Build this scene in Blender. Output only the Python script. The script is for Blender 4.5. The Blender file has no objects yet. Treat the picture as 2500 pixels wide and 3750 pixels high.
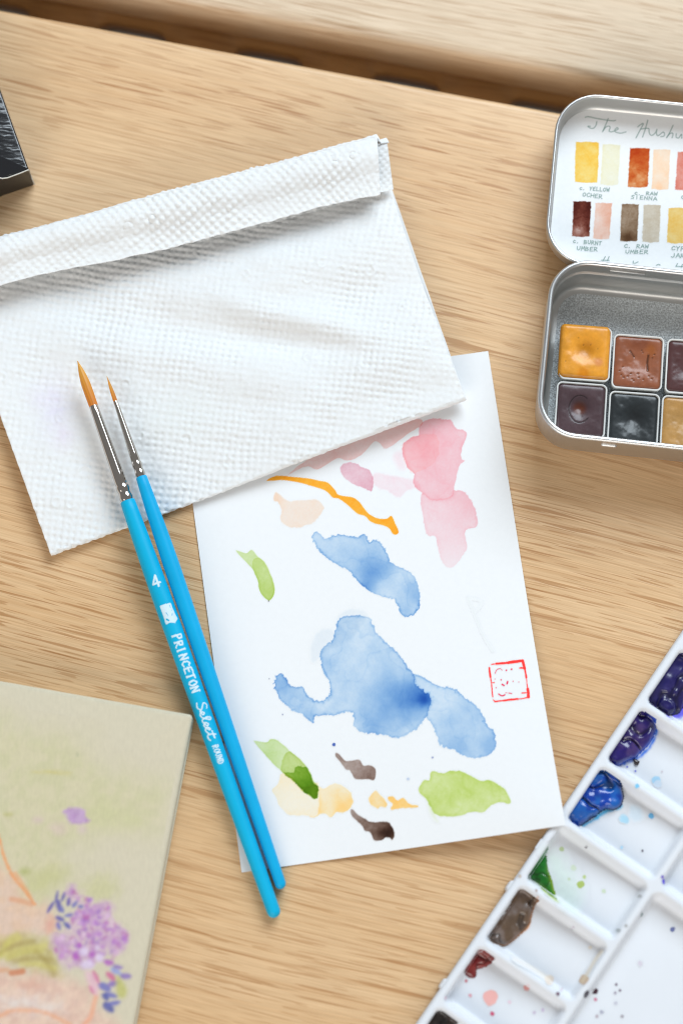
import bpy, math
import numpy as np
from mathutils import Vector, Matrix

# ------------------------------------------------------------------ camera, world, light, exposure
scene = bpy.context.scene
MM = 0.001
TILT, FPX, DIST = math.radians(10.5), 8850.0, 760.0          # a short telephoto looking down at the table
FW = np.array([0, math.sin(TILT), -math.cos(TILT)])
UP = np.array([0, math.cos(TILT), math.sin(TILT)])
RT = np.array([1.0, 0, 0])
CAM = -DIST * FW
cd = bpy.data.cameras.new('camera')
cd.sensor_fit = 'VERTICAL'; cd.sensor_height = 36.0; cd.sensor_width = 24.0
cd.lens = FPX / 3750 * 36.0
cd.clip_start, cd.clip_end = 0.01, 50
cd.dof.use_dof = True; cd.dof.focus_distance = (DIST - 2) * MM; cd.dof.aperture_fstop = 4.0
cam = bpy.data.objects.new('camera', cd)
cam.location = Vector(CAM * MM); cam.rotation_euler = (TILT, 0, 0)
scene.collection.objects.link(cam); scene.camera = cam

world = bpy.data.worlds.new('World'); scene.world = world; world.use_nodes = True
bg = world.node_tree.nodes['Background']
bg.inputs[0].default_value = (1.0, 0.97, 0.93, 1); bg.inputs[1].default_value = 0.24

def area(name, loc, size, energy, col):
    l = bpy.data.lights.new(name, 'AREA'); l.shape = 'RECTANGLE'; l.size, l.size_y = size
    l.energy = energy; l.color = col
    o = bpy.data.objects.new(name, l); scene.collection.objects.link(o)
    o.location = loc; o.rotation_euler = (Vector((0, 0.02, 0)) - Vector(loc)).to_track_quat('-Z', 'Y').to_euler()
    return o
area('window_light', (0.58, 1.28, 1.20), (1.30, 1.0), 39.0, (0.815, 0.92, 1.0))      # daylight window beyond the far right corner of the table
area('room_light', (-0.6, -1.9, 1.15), (2.2, 1.4), 35.0, (1.0, 0.945, 0.87))            # soft warm light of the room behind the viewer

vs = scene.view_settings
vs.view_transform = 'Standard'; vs.look = 'None'; vs.exposure = 0.09; vs.gamma = 1.0; vs.use_curve_mapping = False
scene.render.engine = 'CYCLES'
scene.cycles.use_denoising = True
scene.cycles.max_bounces = 8
scene.cycles.filter_width = 1.1

# ------------------------------------------------------------------ helpers
col = scene.collection
def at(x, y, z=0.0):
    """the point (mm) at height z that the photograph shows at pixel x, y"""
    d = FW * FPX + RT * (x - 1250.0) + UP * (1875.0 - y)
    return CAM + d * ((z - CAM[2]) / d[2])

def C(ox, oy, s, pts):                       # points measured in an enlarged crop -> photograph pixels
    return [(ox + x / s, oy + y / s) for x, y in pts]

def lin(c):
    c = np.asarray(c, float) / 255.0
    return np.where(c <= 0.04045, c / 12.92, ((c + 0.055) / 1.055) ** 2.4)

_tab = np.random.RandomState(7).rand(512, 512)
def vnoise(x, y, seed=0):
    x = np.asarray(x, float) + seed * 17.31; y = np.asarray(y, float) + seed * 9.77
    ix, iy = np.floor(x).astype(int), np.floor(y).astype(int)
    fx, fy = x - ix, y - iy
    fx = fx * fx * (3 - 2 * fx); fy = fy * fy * (3 - 2 * fy)
    g = lambda a, b: _tab[a % 512, b % 512]
    return (g(ix, iy) * (1 - fx) + g(ix + 1, iy) * fx) * (1 - fy) + (g(ix, iy + 1) * (1 - fx) + g(ix + 1, iy + 1) * fx) * fy
def fbm(x, y, seed=0, octs=4):
    s = 0; a = 0.5; t = 0
    for k in range(octs):
        s = s + a * vnoise(x * 2 ** k, y * 2 ** k, seed + k); t += a; a *= 0.5
    return s / t                              # 0..1
def sstep(a, b, x):
    t = np.clip((x - a) / (b - a), 0, 1); return t * t * (3 - 2 * t)

def seg_dist(U, V, pts, closed):
    pts = np.asarray(pts, float); best = np.full(U.shape, 1e9)
    n = len(pts)
    for i in range(n if closed else n - 1):
        a, b = pts[i], pts[(i + 1) % n]
        d = b - a; L = max(d @ d, 1e-9)
        t = np.clip(((U - a[0]) * d[0] + (V - a[1]) * d[1]) / L, 0, 1)
        best = np.minimum(best, (U - a[0] - t * d[0]) ** 2 + (V - a[1] - t * d[1]) ** 2)
    return np.sqrt(best)
def inside(U, V, pts):
    pts = np.asarray(pts, float); r = np.zeros(U.shape, bool); n = len(pts)
    for i in range(n):
        a, b = pts[i], pts[(i + 1) % n]
        if a[1] == b[1]: continue
        r ^= ((a[1] > V) != (b[1] > V)) & (U < (b[0] - a[0]) * (V - a[1]) / (b[1] - a[1]) + a[0])
    return r
def sdf(U, V, pts):
    d = seg_dist(U, V, pts, True)
    return np.where(inside(U, V, pts), d, -d)  # positive inside
def smooth_poly(pts, n=4, closed=True):
    P = np.asarray(pts, float); m = len(P); out = []
    for i in range(m if closed else m - 1):
        if closed: p0, p1, p2, p3 = P[i - 1], P[i], P[(i + 1) % m], P[(i + 2) % m]
        else: p0, p1, p2, p3 = P[max(i - 1, 0)], P[i], P[i + 1], P[min(i + 2, m - 1)]
        for k in range(n):
            t = k / n
            out.append(0.5 * (2 * p1 + (p2 - p0) * t + (2 * p0 - 5 * p1 + 4 * p2 - p3) * t * t + (3 * p1 - p0 - 3 * p2 + p3) * t ** 3))
    if not closed: out.append(P[-1])
    return np.array(out)

def raw_mesh(name, V, Q, cols=None, smooth=True):
    """V (n,3) in mm, Q (m,k) faces"""
    me = bpy.data.meshes.new(name)
    V = np.asarray(V, np.float32) * MM; Q = np.asarray(Q, np.int32)
    m, k = Q.shape
    me.vertices.add(len(V)); me.vertices.foreach_set('co', V.ravel())
    me.loops.add(m * k); me.loops.foreach_set('vertex_index', Q.ravel())
    me.polygons.add(m); me.polygons.foreach_set('loop_start', np.arange(0, m * k, k, dtype=np.int32))
    me.update(calc_edges=True); me.validate()
    if smooth: me.polygons.foreach_set('use_smooth', np.ones(len(me.polygons), bool))
    if cols is not None:
        at_ = me.color_attributes.new('col', 'FLOAT_COLOR', 'POINT')
        c = np.ones((len(V), 4), np.float32); c[:, :3] = np.clip(cols, 0, 1)
        at_.data.foreach_set('color', c.ravel())
    return me
def link(name, me, mat, parent=None):
    o = bpy.data.objects.new(name, me); col.objects.link(o)
    if mat is not None: me.materials.append(mat)
    if parent is not None: o.parent = parent
    return o
def obj(name, V, Q, mat, parent=None, cols=None, smooth=True, label=None):
    V = np.asarray(V, float)
    if parent is not None: V = V - np.array(parent.location) / MM   # parents are empties without rotation
    o = link(name, raw_mesh(name, V, Q, cols, smooth), mat, parent)
    if label: o['label'] = label
    return o
def thing(name, loc, label, cat, group=None):
    o = bpy.data.objects.new(name, None); col.objects.link(o)
    o.empty_display_size = 0.01
    o.location = Vector(np.asarray(loc, float) * MM)
    o['label'] = label; o['category'] = cat
    if group: o['group'] = group
    return o
def grid_quads(h, w):
    i = np.arange(h * w).reshape(h, w)
    return np.stack([i[:-1, :-1], i[:-1, 1:], i[1:, 1:], i[1:, :-1]], -1)
def compact(V, Q, cols=None):
    u, inv = np.unique(Q, return_inverse=True)
    return V[u], inv.reshape(Q.shape), (None if cols is None else cols[u])

# ------------------------------------------------------------------ materials
def new_mat(name):
    m = bpy.data.materials.new(name); m.use_nodes = True
    return m, m.node_tree.nodes, m.node_tree.links, m.node_tree.nodes['Principled BSDF']
def setp(b, **k):
    names = {'color': 'Base Color', 'rough': 'Roughness', 'metal': 'Metallic', 'spec': 'Specular IOR Level',
             'coat': 'Coat Weight', 'coatr': 'Coat Roughness', 'sss': 'Subsurface Weight'}
    for a, v in k.items():
        b.inputs[names[a]].default_value = (*v, 1) if a == 'color' else v
def noise(N, L, vec, scale, detail=3.0, rough=0.5):
    n = N.new('ShaderNodeTexNoise'); n.inputs['Scale'].default_value = scale
    n.inputs['Detail'].default_value = detail; n.inputs['Roughness'].default_value = rough
    L.new(vec, n.inputs['Vector']); return n.outputs['Fac']
def mapping(N, L, vec, scale):
    m = N.new('ShaderNodeMapping'); m.inputs['Scale'].default_value = scale
    L.new(vec, m.inputs['Vector']); return m.outputs['Vector']
def ramp(N, L, fac, stops):
    r = N.new('ShaderNodeValToRGB'); e = r.color_ramp.elements
    while len(e) < len(stops): e.new(0.5)
    for x, (p, c) in zip(e, stops): x.position = p; x.color = (*c, 1) if len(c) == 3 else c
    L.new(fac, r.inputs['Fac']); return r.outputs['Color']
def mix(N, L, fac, a, b, mode='MIX'):
    m = N.new('ShaderNodeMix'); m.data_type = 'RGBA'; m.blend_type = mode
    for s, v in ((0, fac), (6, a), (7, b)):
        if hasattr(v, 'links'): L.new(v, m.inputs[s])
        else: m.inputs[s].default_value = v if s == 0 else (*v, 1)
    return m.outputs[2]
def bump(N, L, b, h, strength, dist):
    n = N.new('ShaderNodeBump'); n.inputs['Strength'].default_value = strength; n.inputs['Distance'].default_value = dist * MM
    L.new(h, n.inputs['Height']); L.new(n.outputs['Normal'], b.inputs['Normal'])
def objvec(N): return N.new('ShaderNodeTexCoord').outputs['Object']

def attr_mat(name, rough, spec=0.3, nscale=None, namp=0.0, bscale=None, bdist=0.05, bstr=0.5, coat=0.0, sss=0.0, stretch=(1, 1, 1)):
    m, N, L, b = new_mat(name)
    setp(b, rough=rough, spec=spec, coat=coat, coatr=0.12)
    a = N.new('ShaderNodeAttribute'); a.attribute_name = 'col'
    c = a.outputs['Color']; vec = mapping(N, L, objvec(N), stretch)
    if nscale:
        f = noise(N, L, vec, nscale, 4, 0.6)
        c = mix(N, L, 1.0, c, ramp(N, L, f, [(0.25, (1 - namp,) * 3), (0.75, (1 + namp,) * 3)]), 'MULTIPLY')
    L.new(c, b.inputs['Base Color'])
    if bscale: bump(N, L, b, noise(N, L, vec, bscale, 4, 0.6), bstr, bdist)
    if sss:
        setp(b, sss=sss); b.inputs['Subsurface Radius'].default_value = (1, 1, 1); b.inputs['Subsurface Scale'].default_value = 0.8 * MM
    return m
def plain(name, color, rough, metal=0.0, spec=0.5, nscale=None, namp=0.0, bscale=None, bdist=0.05, bstr=0.5, coat=0.0):
    m, N, L, b = new_mat(name)
    setp(b, color=color, rough=rough, metal=metal, spec=spec, coat=coat, coatr=0.1)
    if nscale:
        f = noise(N, L, objvec(N), nscale, 4, 0.6)
        L.new(mix(N, L, 1.0, color, ramp(N, L, f, [(0.25, (1 - namp,) * 3), (0.75, (1 + namp,) * 3)]), 'MULTIPLY'), b.inputs['Base Color'])
    if bscale: bump(N, L, b, noise(N, L, objvec(N), bscale, 4, 0.6), bstr, bdist)
    return m

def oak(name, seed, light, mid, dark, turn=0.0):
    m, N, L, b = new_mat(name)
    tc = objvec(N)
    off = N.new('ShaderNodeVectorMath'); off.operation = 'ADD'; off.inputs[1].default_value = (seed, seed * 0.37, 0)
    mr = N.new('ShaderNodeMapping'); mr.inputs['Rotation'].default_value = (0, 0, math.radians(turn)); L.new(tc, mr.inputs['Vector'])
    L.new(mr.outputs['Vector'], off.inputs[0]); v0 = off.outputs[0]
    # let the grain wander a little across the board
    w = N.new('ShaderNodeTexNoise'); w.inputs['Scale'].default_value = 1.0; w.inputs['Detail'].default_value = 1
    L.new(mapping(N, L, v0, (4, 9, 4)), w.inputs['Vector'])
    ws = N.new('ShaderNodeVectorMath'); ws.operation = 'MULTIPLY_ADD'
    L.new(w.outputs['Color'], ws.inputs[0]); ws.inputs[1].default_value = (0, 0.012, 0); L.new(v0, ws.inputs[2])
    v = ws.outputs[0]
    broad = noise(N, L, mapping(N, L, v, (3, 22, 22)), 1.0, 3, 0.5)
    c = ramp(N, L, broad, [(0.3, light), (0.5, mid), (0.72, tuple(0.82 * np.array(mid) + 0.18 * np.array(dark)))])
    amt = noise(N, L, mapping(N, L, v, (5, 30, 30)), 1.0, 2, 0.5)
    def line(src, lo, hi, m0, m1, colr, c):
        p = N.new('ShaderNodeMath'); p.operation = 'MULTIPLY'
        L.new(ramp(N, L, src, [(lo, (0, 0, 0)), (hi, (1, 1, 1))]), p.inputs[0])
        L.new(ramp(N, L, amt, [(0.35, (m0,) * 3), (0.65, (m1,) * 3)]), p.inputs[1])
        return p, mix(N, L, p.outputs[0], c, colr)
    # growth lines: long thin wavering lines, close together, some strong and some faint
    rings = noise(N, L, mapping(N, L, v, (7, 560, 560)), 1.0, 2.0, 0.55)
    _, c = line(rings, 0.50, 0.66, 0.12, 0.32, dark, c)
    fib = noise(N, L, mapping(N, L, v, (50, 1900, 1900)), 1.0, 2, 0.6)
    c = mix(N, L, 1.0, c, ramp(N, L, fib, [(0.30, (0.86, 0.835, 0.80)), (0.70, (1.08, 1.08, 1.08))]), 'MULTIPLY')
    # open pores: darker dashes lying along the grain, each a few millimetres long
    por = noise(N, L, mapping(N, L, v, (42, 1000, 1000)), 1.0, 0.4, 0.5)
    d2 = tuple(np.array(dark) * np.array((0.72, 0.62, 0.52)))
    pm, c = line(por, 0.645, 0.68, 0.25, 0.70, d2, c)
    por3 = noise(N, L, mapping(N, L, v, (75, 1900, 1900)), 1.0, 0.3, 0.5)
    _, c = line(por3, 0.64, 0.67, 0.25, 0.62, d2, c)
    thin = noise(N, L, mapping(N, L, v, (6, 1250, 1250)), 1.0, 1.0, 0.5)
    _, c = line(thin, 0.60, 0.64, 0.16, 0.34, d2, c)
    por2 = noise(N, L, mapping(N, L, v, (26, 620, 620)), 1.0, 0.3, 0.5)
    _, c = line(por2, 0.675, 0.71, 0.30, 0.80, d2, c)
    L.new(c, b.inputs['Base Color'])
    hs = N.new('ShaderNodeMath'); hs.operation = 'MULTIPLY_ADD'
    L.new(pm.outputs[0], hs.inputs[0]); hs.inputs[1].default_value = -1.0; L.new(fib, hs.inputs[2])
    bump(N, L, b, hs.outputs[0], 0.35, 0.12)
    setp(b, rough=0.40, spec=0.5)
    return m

M = {}
M['oak'] = oak('oak_near', 0.0, (0.725, 0.505, 0.30), (0.685, 0.455, 0.25), (0.54, 0.29, 0.115), 3.5)
M['oak_far_sheen'] = oak('oak_far_sheen', 3.1, (0.75, 0.62, 0.47), (0.71, 0.57, 0.42), (0.58, 0.41, 0.26))  # same timber as the near plank; pale window sheen put into its colour
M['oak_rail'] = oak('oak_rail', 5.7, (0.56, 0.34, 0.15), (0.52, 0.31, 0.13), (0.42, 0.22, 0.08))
M['ground'] = plain('ground_stone', (0.10, 0.085, 0.075), 0.8, nscale=30, namp=0.2)
M['paper'] = attr_mat('watercolour_paper', 0.85, 0.15, nscale=600, namp=0.012, bscale=1400, bdist=0.05, bstr=0.35)
M['swatch_paper'] = attr_mat('swatch_paper', 0.8, 0.15, nscale=900, namp=0.02)
M['towel'] = attr_mat('paper_towel', 0.95, 0.05, bscale=2600, bdist=0.10, bstr=0.7, nscale=900, namp=0.02, sss=0.35)
M['plastic'] = attr_mat('palette_plastic', 0.5, 0.3, nscale=60, namp=0.015, sss=0.25)
M['wet_paint'] = attr_mat('palette_paint', 0.30, 0.4, nscale=160, namp=0.3, bscale=220, bdist=0.10, bstr=0.35, coat=0.6)
M['pan_paint'] = attr_mat('pan_paint', 0.31, 0.45, nscale=700, namp=0.09, bscale=900, bdist=0.05, bstr=0.4)
M['pan'] = plain('pan_plastic', (0.70, 0.70, 0.68), 0.35, nscale=200, namp=0.04)
M['cloth'] = attr_mat('book_cloth', 0.85, 0.15, nscale=1100, namp=0.05, bscale=1500, bdist=0.08, stretch=(1, 0.35, 1))
M['pages'] = plain('book_pages', (0.74, 0.74, 0.68), 0.8, nscale=900, namp=0.05)
M['blue'] = plain('blue_lacquer', (0.004, 0.42, 0.70), 0.42, spec=0.22, nscale=120, namp=0.05, bscale=300, bdist=0.02)
M['blue2'] = plain('blue_lacquer_plain', (0.004, 0.385, 0.71), 0.42, spec=0.22, nscale=120, namp=0.05, bscale=300, bdist=0.02)
M['print'] = attr_mat('white_print', 0.6, 0.3)
M['chrome'] = plain('nickel_ferrule', (0.56, 0.53, 0.50), 0.11, metal=1.0, bscale=400, bdist=0.01)
M['cut_card'] = plain('raw_card_edge', (0.62, 0.60, 0.54), 0.8)

def tin_metal(name, rough, base, speck):
    m, N, L, b = new_mat(name)
    setp(b, metal=0.55 if speck else 1.0, rough=rough, color=base)
    v = objvec(N)
    if speck:
        f = noise(N, L, v, 2300, 2, 0.6)
        L.new(ramp(N, L, f, [(0.36, tuple(0.50 * np.array(base))), (0.64, tuple(np.minimum(1.0, 1.12 * np.array(base))))]), b.inputs['Base Color'])
        bump(N, L, b, f, 0.5, 0.10)
    else:
        f = noise(N, L, mapping(N, L, v, (60, 60, 1500)), 1.0, 3, 0.6)
        r = N.new('ShaderNodeMapRange'); r.inputs[3].default_value = rough - 0.07; r.inputs[4].default_value = rough + 0.10
        L.new(f, r.inputs[0]); L.new(r.outputs[0], b.inputs['Roughness'])
    return m
M['tin'] = tin_metal('tinplate', 0.40, (0.58, 0.575, 0.56), False)
M['tin_rim'] = tin_metal('tinplate_rim', 0.36, (0.64, 0.645, 0.65), False)
M['tin_floor'] = tin_metal('tinplate_grained', 0.58, (0.80, 0.85, 0.88), True)

def vinyl():
    m, N, L, b = new_mat('glossy_black_card'); setp(b, color=(0.012, 0.013, 0.016), rough=0.16, spec=0.6)
    v = objvec(N)
    f = noise(N, L, mapping(N, L, v, (170, 420, 400)), 1.0, 2, 0.5)
    bump(N, L, b, f, 0.6, 0.35)
    return m
M['vinyl'] = vinyl()
M['black_side'] = plain('black_card_side', (0.012, 0.012, 0.012), 0.4, bscale=500, bdist=0.08)

def hair():
    m, N, L, b = new_mat('golden_bristle'); setp(b, rough=0.42, spec=0.3)
    a = N.new('ShaderNodeAttribute'); a.attribute_name = 'col'
    L.new(a.outputs['Color'], b.inputs['Base Color'])
    return m
M['hair'] = hair()

# ------------------------------------------------------------------ flat or curved surfaces that carry paint
class Surface:
    """a sheet with origin O (mm), axes ex, ey in the table plane and a height z(u, v)"""
    def __init__(s, O, ang, zf):
        s.O = np.asarray(O, float)[:2]; s.ex = np.array([math.cos(ang), math.sin(ang)]); s.ey = np.array([-math.sin(ang), math.cos(ang)])
        s.zf = zf if callable(zf) else (lambda u, v: zf + 0 * u)
    def uv(s, x, y):
        z = float(s.zf(0.0, 0.0))
        for _ in range(8):
            p = at(x, y, z)[:2] - s.O; u, v = p @ s.ex, p @ s.ey
            z = float(s.zf(u, v))
        return np.array([u, v])
    def uvs(s, pts): return np.array([s.uv(*p) for p in pts])
    def xyz(s, U, V, off=0.0):
        return np.stack([s.O[0] + U * s.ex[0] + V * s.ey[0], s.O[1] + U * s.ex[1] + V * s.ey[1], s.zf(U, V) + off], -1)

class Canvas:
    """paint lying on a Surface; every entry becomes a mesh that carries the colour of all the paint up to it"""
    def __init__(s, surf, base, white, mat, parent, clip=None):
        s.S, s.base, s.white, s.mat, s.parent, s.E, s.clip = surf, np.asarray(base, float), lin(white), mat, parent, [], clip
    def add(s, name, layers, cell=0.22, pad=1.5, label=None, thr=0.03):
        s.E.append((name, layers, cell, pad, label, thr))
    def build(s, off0=0.03, step=0.012):
        def ev(l, u, v):                       # evaluate a layer only near its own outline
            g = 2.5 + 2 * l.get('grow', 0); lo, hi = l['pts'].min(0) - g, l['pts'].max(0) + g
            m = (u > lo[0]) & (u < hi[0]) & (v > lo[1]) & (v < hi[1])
            if not m.any(): return m, None, None
            a, c = l['fn'](u[m], v[m]); return m, a, c
        for k, (name, layers, cell, pad, label, thr) in enumerate(s.E):
            allp = np.concatenate([l['pts'] for l in layers])
            pd = pad + max(l.get('grow', 0) for l in layers)
            (u0, v0), (u1, v1) = allp.min(0) - pd, allp.max(0) + pd
            U, V = np.meshgrid(np.arange(u0, u1 + cell, cell), np.arange(v0, v1 + cell, cell))
            sh = U.shape; u, v = U.ravel(), V.ravel(); own = np.zeros(u.shape); mine = []
            for l in layers:
                m, a, c = ev(l, u, v); mine.append((m, a, c))
                if a is not None: own[m] = np.maximum(own[m], a)
            own = own.reshape(sh)
            if s.clip is not None: own = own * s.clip(U, V)
            keep = (own[:-1, :-1] > thr) | (own[1:, :-1] > thr) | (own[:-1, 1:] > thr) | (own[1:, 1:] > thr)
            if s.clip is not None:
                ok = s.clip(U, V) > 0.5; keep &= ok[:-1, :-1] & ok[1:, :-1] & ok[:-1, 1:] & ok[1:, 1:]
            if not keep.any(): continue
            Q = grid_quads(*sh)[keep]
            idx, inv = np.unique(Q, return_inverse=True); Q = inv.reshape(Q.shape)
            u, v = u[idx], v[idx]
            rgb = np.broadcast_to(s.base, u.shape + (3,)).copy()
            def blend(l, m, a, c):
                if l['mode'] == 'mul': rgb[m] = rgb[m] * np.power(np.maximum(c, 1e-3), a[:, None])
                else: rgb[m] = rgb[m] * (1 - a[:, None]) + c * a[:, None]
            for j in range(k):
                for l in s.E[j][1]:
                    m, a, c = ev(l, u, v)
                    if a is not None: blend(l, m, a, c)
            for l, (m, a, c) in zip(layers, mine):
                if a is None: continue
                full = np.full(sh[0] * sh[1], -1); full[np.flatnonzero(m)] = np.arange(m.sum())
                w = full[idx]; mm = w >= 0
                blend(l, mm, a[w[mm]], c[w[mm]])
            obj(name, s.S.xyz(u, v, off0 + step * k), Q, s.mat, s.parent, rgb, True, label)
    # --- kinds of layer
    def wash(s, px, colr, dens=1.0, edge=0.8, ew=0.45, cloud=0.5, cs=7.0, rough=0.35, rs=1.6, soft=0.16, spots=(), seed=1, fade=None, smooth=4, minus=None):
        """transparent watercolour: pigment density with a dark dried edge and clouds"""
        pts = smooth_poly(s.S.uvs(px), smooth); k = lin(colr) / s.white
        sp = [(s.S.uv(x, y), r, st) for x, y, r, st in spots]
        fd = None if fade is None else (s.S.uv(*fade[0]), s.S.uv(*fade[1]), fade[2])
        def dist(U, V):
            jag = sstep(0.35, 0.65, fbm(U / 6, V / 6, seed + 15, 2))
            return sdf(U, V, pts) + rough * (fbm(U / rs, V / rs, seed) - 0.5) * 2 + rough * 1.1 * jag * (fbm(U * 1.7, V * 1.7, seed + 3, 2) - 0.5)
        def fn(U, V):
            d = dist(U, V)
            if minus is not None: d = np.minimum(d, -minus['dist'](U, V) + 0.05)
            m = sstep(-soft, soft, d)
            p = dens * (1 + cloud * 2 * (fbm(U / cs, V / cs, seed + 5) - 0.5) + 0.18 * (fbm(U / 0.9, V / 0.9, seed + 8, 2) - 0.5))
            # back-runs: a darker line where a second bloom of water stopped, paler inside; granulation
            bl = fbm(U / (cs * 1.3) + 3, V / (cs * 1.3), seed + 17, 3)
            p = p + dens * cloud * 0.5 * (sstep(0.500, 0.512, bl) * np.exp(-np.maximum(bl - 0.505, 0) / 0.035) - 0.25 * sstep(0.5, 0.6, bl))
            p = p * (1 + 0.20 * (vnoise(U * 2.6, V * 2.6, seed + 19) - 0.5))
            ev = sstep(0.25, 0.7, fbm(U / 9, V / 9, seed + 11))
            p = p + dens * edge * np.exp(-np.maximum(d, 0) / ew) * (0.35 + 0.9 * ev)
            for c, r, st in sp:
                p = p + st * np.exp(-((U - c[0]) ** 2 + (V - c[1]) ** 2) / (r * r)) * (0.75 + 0.5 * fbm(U / 3, V / 3, seed + 13))
            if fd is not None:
                a, b, lo = fd; w = b - a; t = np.clip(((U - a[0]) * w[0] + (V - a[1]) * w[1]) / (w @ w), 0, 1)
                p = p * (1 - (1 - lo) * t)
            return m * np.maximum(p, 0.04), np.broadcast_to(k, U.shape + (3,))
        return dict(pts=pts, fn=fn, mode='mul', dist=dist)
    def cover(s, px, colr, alpha=1.0, soft=0.3, rough=0.2, rs=1.5, seed=1, var=0.1, smooth=4, col2=None):
        """opaque or soft body colour laid over what is below"""
        pts = smooth_poly(s.S.uvs(px), smooth) if smooth else s.S.uvs(px)
        c1 = lin(colr); c2 = c1 if col2 is None else lin(col2)
        def fn(U, V):
            d = sdf(U, V, pts) + rough * (fbm(U / rs, V / rs, seed) - 0.5) * 2
            a = alpha * sstep(-soft, soft, d)
            t = sstep(0.3, 0.7, fbm(U / 2.2, V / 2.2, seed + 4))[..., None]
            n = (1 + var * 2 * (fbm(U / 1.1, V / 1.1, seed + 6) - 0.5))[..., None]
            return a, (c1 * (1 - t) + c2 * t) * n
        return dict(pts=pts, fn=fn, mode='over', grow=soft)
    def stroke(s, px, colr, width, alpha=1.0, soft=0.08, uv=False, smooth=3, taper=None, seed=1, rough=0.0):
        pts = np.asarray(px, float) if uv else s.S.uvs(px)
        if smooth and len(pts) > 2: pts = smooth_poly(pts, smooth, False)
        c1 = lin(colr)
        def fn(U, V):
            d = width / 2 - seg_dist(U, V, pts, False)
            if rough: d = d + rough * (fbm(U / 0.8, V / 0.8, seed) - 0.5) * 2
            return alpha * sstep(-soft, soft, d), np.broadcast_to(c1, U.shape + (3,))
        return dict(pts=pts, fn=fn, mode='over', grow=width)
    def dot(s, x, y, r, colr, alpha=1.0, ratio=1.0, soft=0.12, ring=0.0):
        c = s.S.uv(x, y); c1 = lin(colr)
        def fn(U, V):
            q = np.sqrt((U - c[0]) ** 2 + ((V - c[1]) / ratio) ** 2) + 0.7 * r * (fbm(U * 0.9 / max(r, .3), V * 0.9 / max(r, .3), int(x) % 31, 2) - 0.5)
            a = sstep(-soft, soft, r - q)
            if ring: a = a * (1 - ring + ring * np.exp(-np.maximum(r - q, 0) / 0.35))
            return alpha * a, np.broadcast_to(c1, U.shape + (3,))
        pts = np.array([c - r * max(1, ratio), c + r * max(1, ratio)])
        return dict(pts=pts, fn=fn, mode='over')

# stroke letters in a unit box
GL = {
 'A': [[(0, 0), (.45, 1), (.9, 0)], [(.2, .35), (.7, .35)]], 'B': [[(0, 0), (.05, 1), (.6, .85), (.5, .55), (.05, .5), (.7, .35), (.6, .05), (0, 0)]],
 'C': [[(.8, .8), (.5, 1), (.1, .7), (.05, .3), (.35, 0), (.8, .15)]], 'D': [[(0, 0), (.05, 1), (.6, .8), (.75, .4), (.5, .05), (0, 0)]],
 'E': [[(.75, 1), (.1, .95), (.05, 0), (.75, 0)], [(.05, .5), (.6, .55)]], 'H': [[(.05, 1), (0, 0)], [(.8, 1), (.75, 0)], [(0, .5), (.8, .5)]],
 'I': [[(.3, 1), (.3, 0)]], 'J': [[(.7, 1), (.65, .2), (.35, 0), (.05, .2)]], 'L': [[(.1, 1), (.05, 0), (.7, 0)]],
 'M': [[(0, 0), (.12, 1), (.42, .3), (.75, 1), (.9, 0)]], 'N': [[(0, 0), (.05, 1), (.7, 0), (.75, 1)]],
 'O': [[(.45, 1), (.05, .7), (.1, .15), (.45, 0), (.8, .3), (.75, .8), (.45, 1)]], 'P': [[(0, 0), (.05, 1), (.6, .95), (.65, .6), (.05, .45)]],
 'R': [[(0, 0), (.05, 1), (.65, .9), (.6, .55), (.05, .5), (.8, 0)]], 'S': [[(.75, .85), (.4, 1), (.1, .75), (.6, .4), (.55, .05), (.05, .1)]],
 'T': [[(.35, 1), (.3, 0)], [(0, .95), (.75, 1)]], 'U': [[(.05, 1), (.05, .25), (.4, 0), (.75, .3), (.75, 1)]],
 'W': [[(0, 1), (.2, 0), (.45, .7), (.7, 0), (.9, 1)]], 'Y': [[(0, 1), (.35, .5), (.75, 1)], [(.35, .5), (.25, 0)]],
 'Q': [[(.45, 1), (.05, .7), (.1, .15), (.45, 0), (.8, .3), (.75, .8), (.45, 1)], [(.5, .3), (.85, -.1)]],
 '.': [[(.2, 0), (.3, .05)]], 'c': [[(.7, .6), (.4, .7), (.1, .4), (.3, 0), (.75, .1)]],
}

# ------------------------------------------------------------------ ground and table
gv = np.array([[-4000, -4000, -720], [4000, -4000, -720], [4000, 4000, -720], [-4000, 4000, -720]], float)
g = obj('ground', gv, [[0, 1, 2, 3]], M['ground'], smooth=False); g['kind'] = 'structure'

p0, p1 = at(1250, 263, 0), at(2031, 407, 0)
GA = math.atan2(p1[1] - p0[1], p1[0] - p0[0])
table = thing('table', (p0[0], p0[1], 0), 'light oak table of wide planks with a slotted gap between them', 'table')
table.rotation_euler = (0, 0, GA)
gap = (at(1250, 120, 0) - p0)[:2] @ np.array([-math.sin(GA), math.cos(GA)]) + 0.8
def plank(name, y0, y1, x0, x1, th, r, mat):
    prof = []
    for cy, cz, a0 in ((y1 - r, -r, 90), (y0 + r, -r, 180), (y0 + r, -th + r, 270), (y1 - r, -th + r, 0)):
        order = np.linspace(a0 - 90, a0, 6) if False else np.linspace(a0 - 90, a0, 7)
        prof += [(cy + r * math.cos(math.radians(a)), cz + r * math.sin(math.radians(a))) for a in order]
    n = len(prof); xs = np.linspace(x0, x1, 2)
    V = [(x, y, z) for x in xs for y, z in prof]
    Q = [(i, (i + 1) % n, n + (i + 1) % n, n + i) for i in range(n)]
    me = raw_mesh(name, V, Q)
    o = link(name, me, mat, table)
    return o
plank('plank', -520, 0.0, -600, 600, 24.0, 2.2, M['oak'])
plank('plank', gap, gap + 260, -600, 600, 24.0, 3.4, M['oak_far_sheen'])
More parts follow.
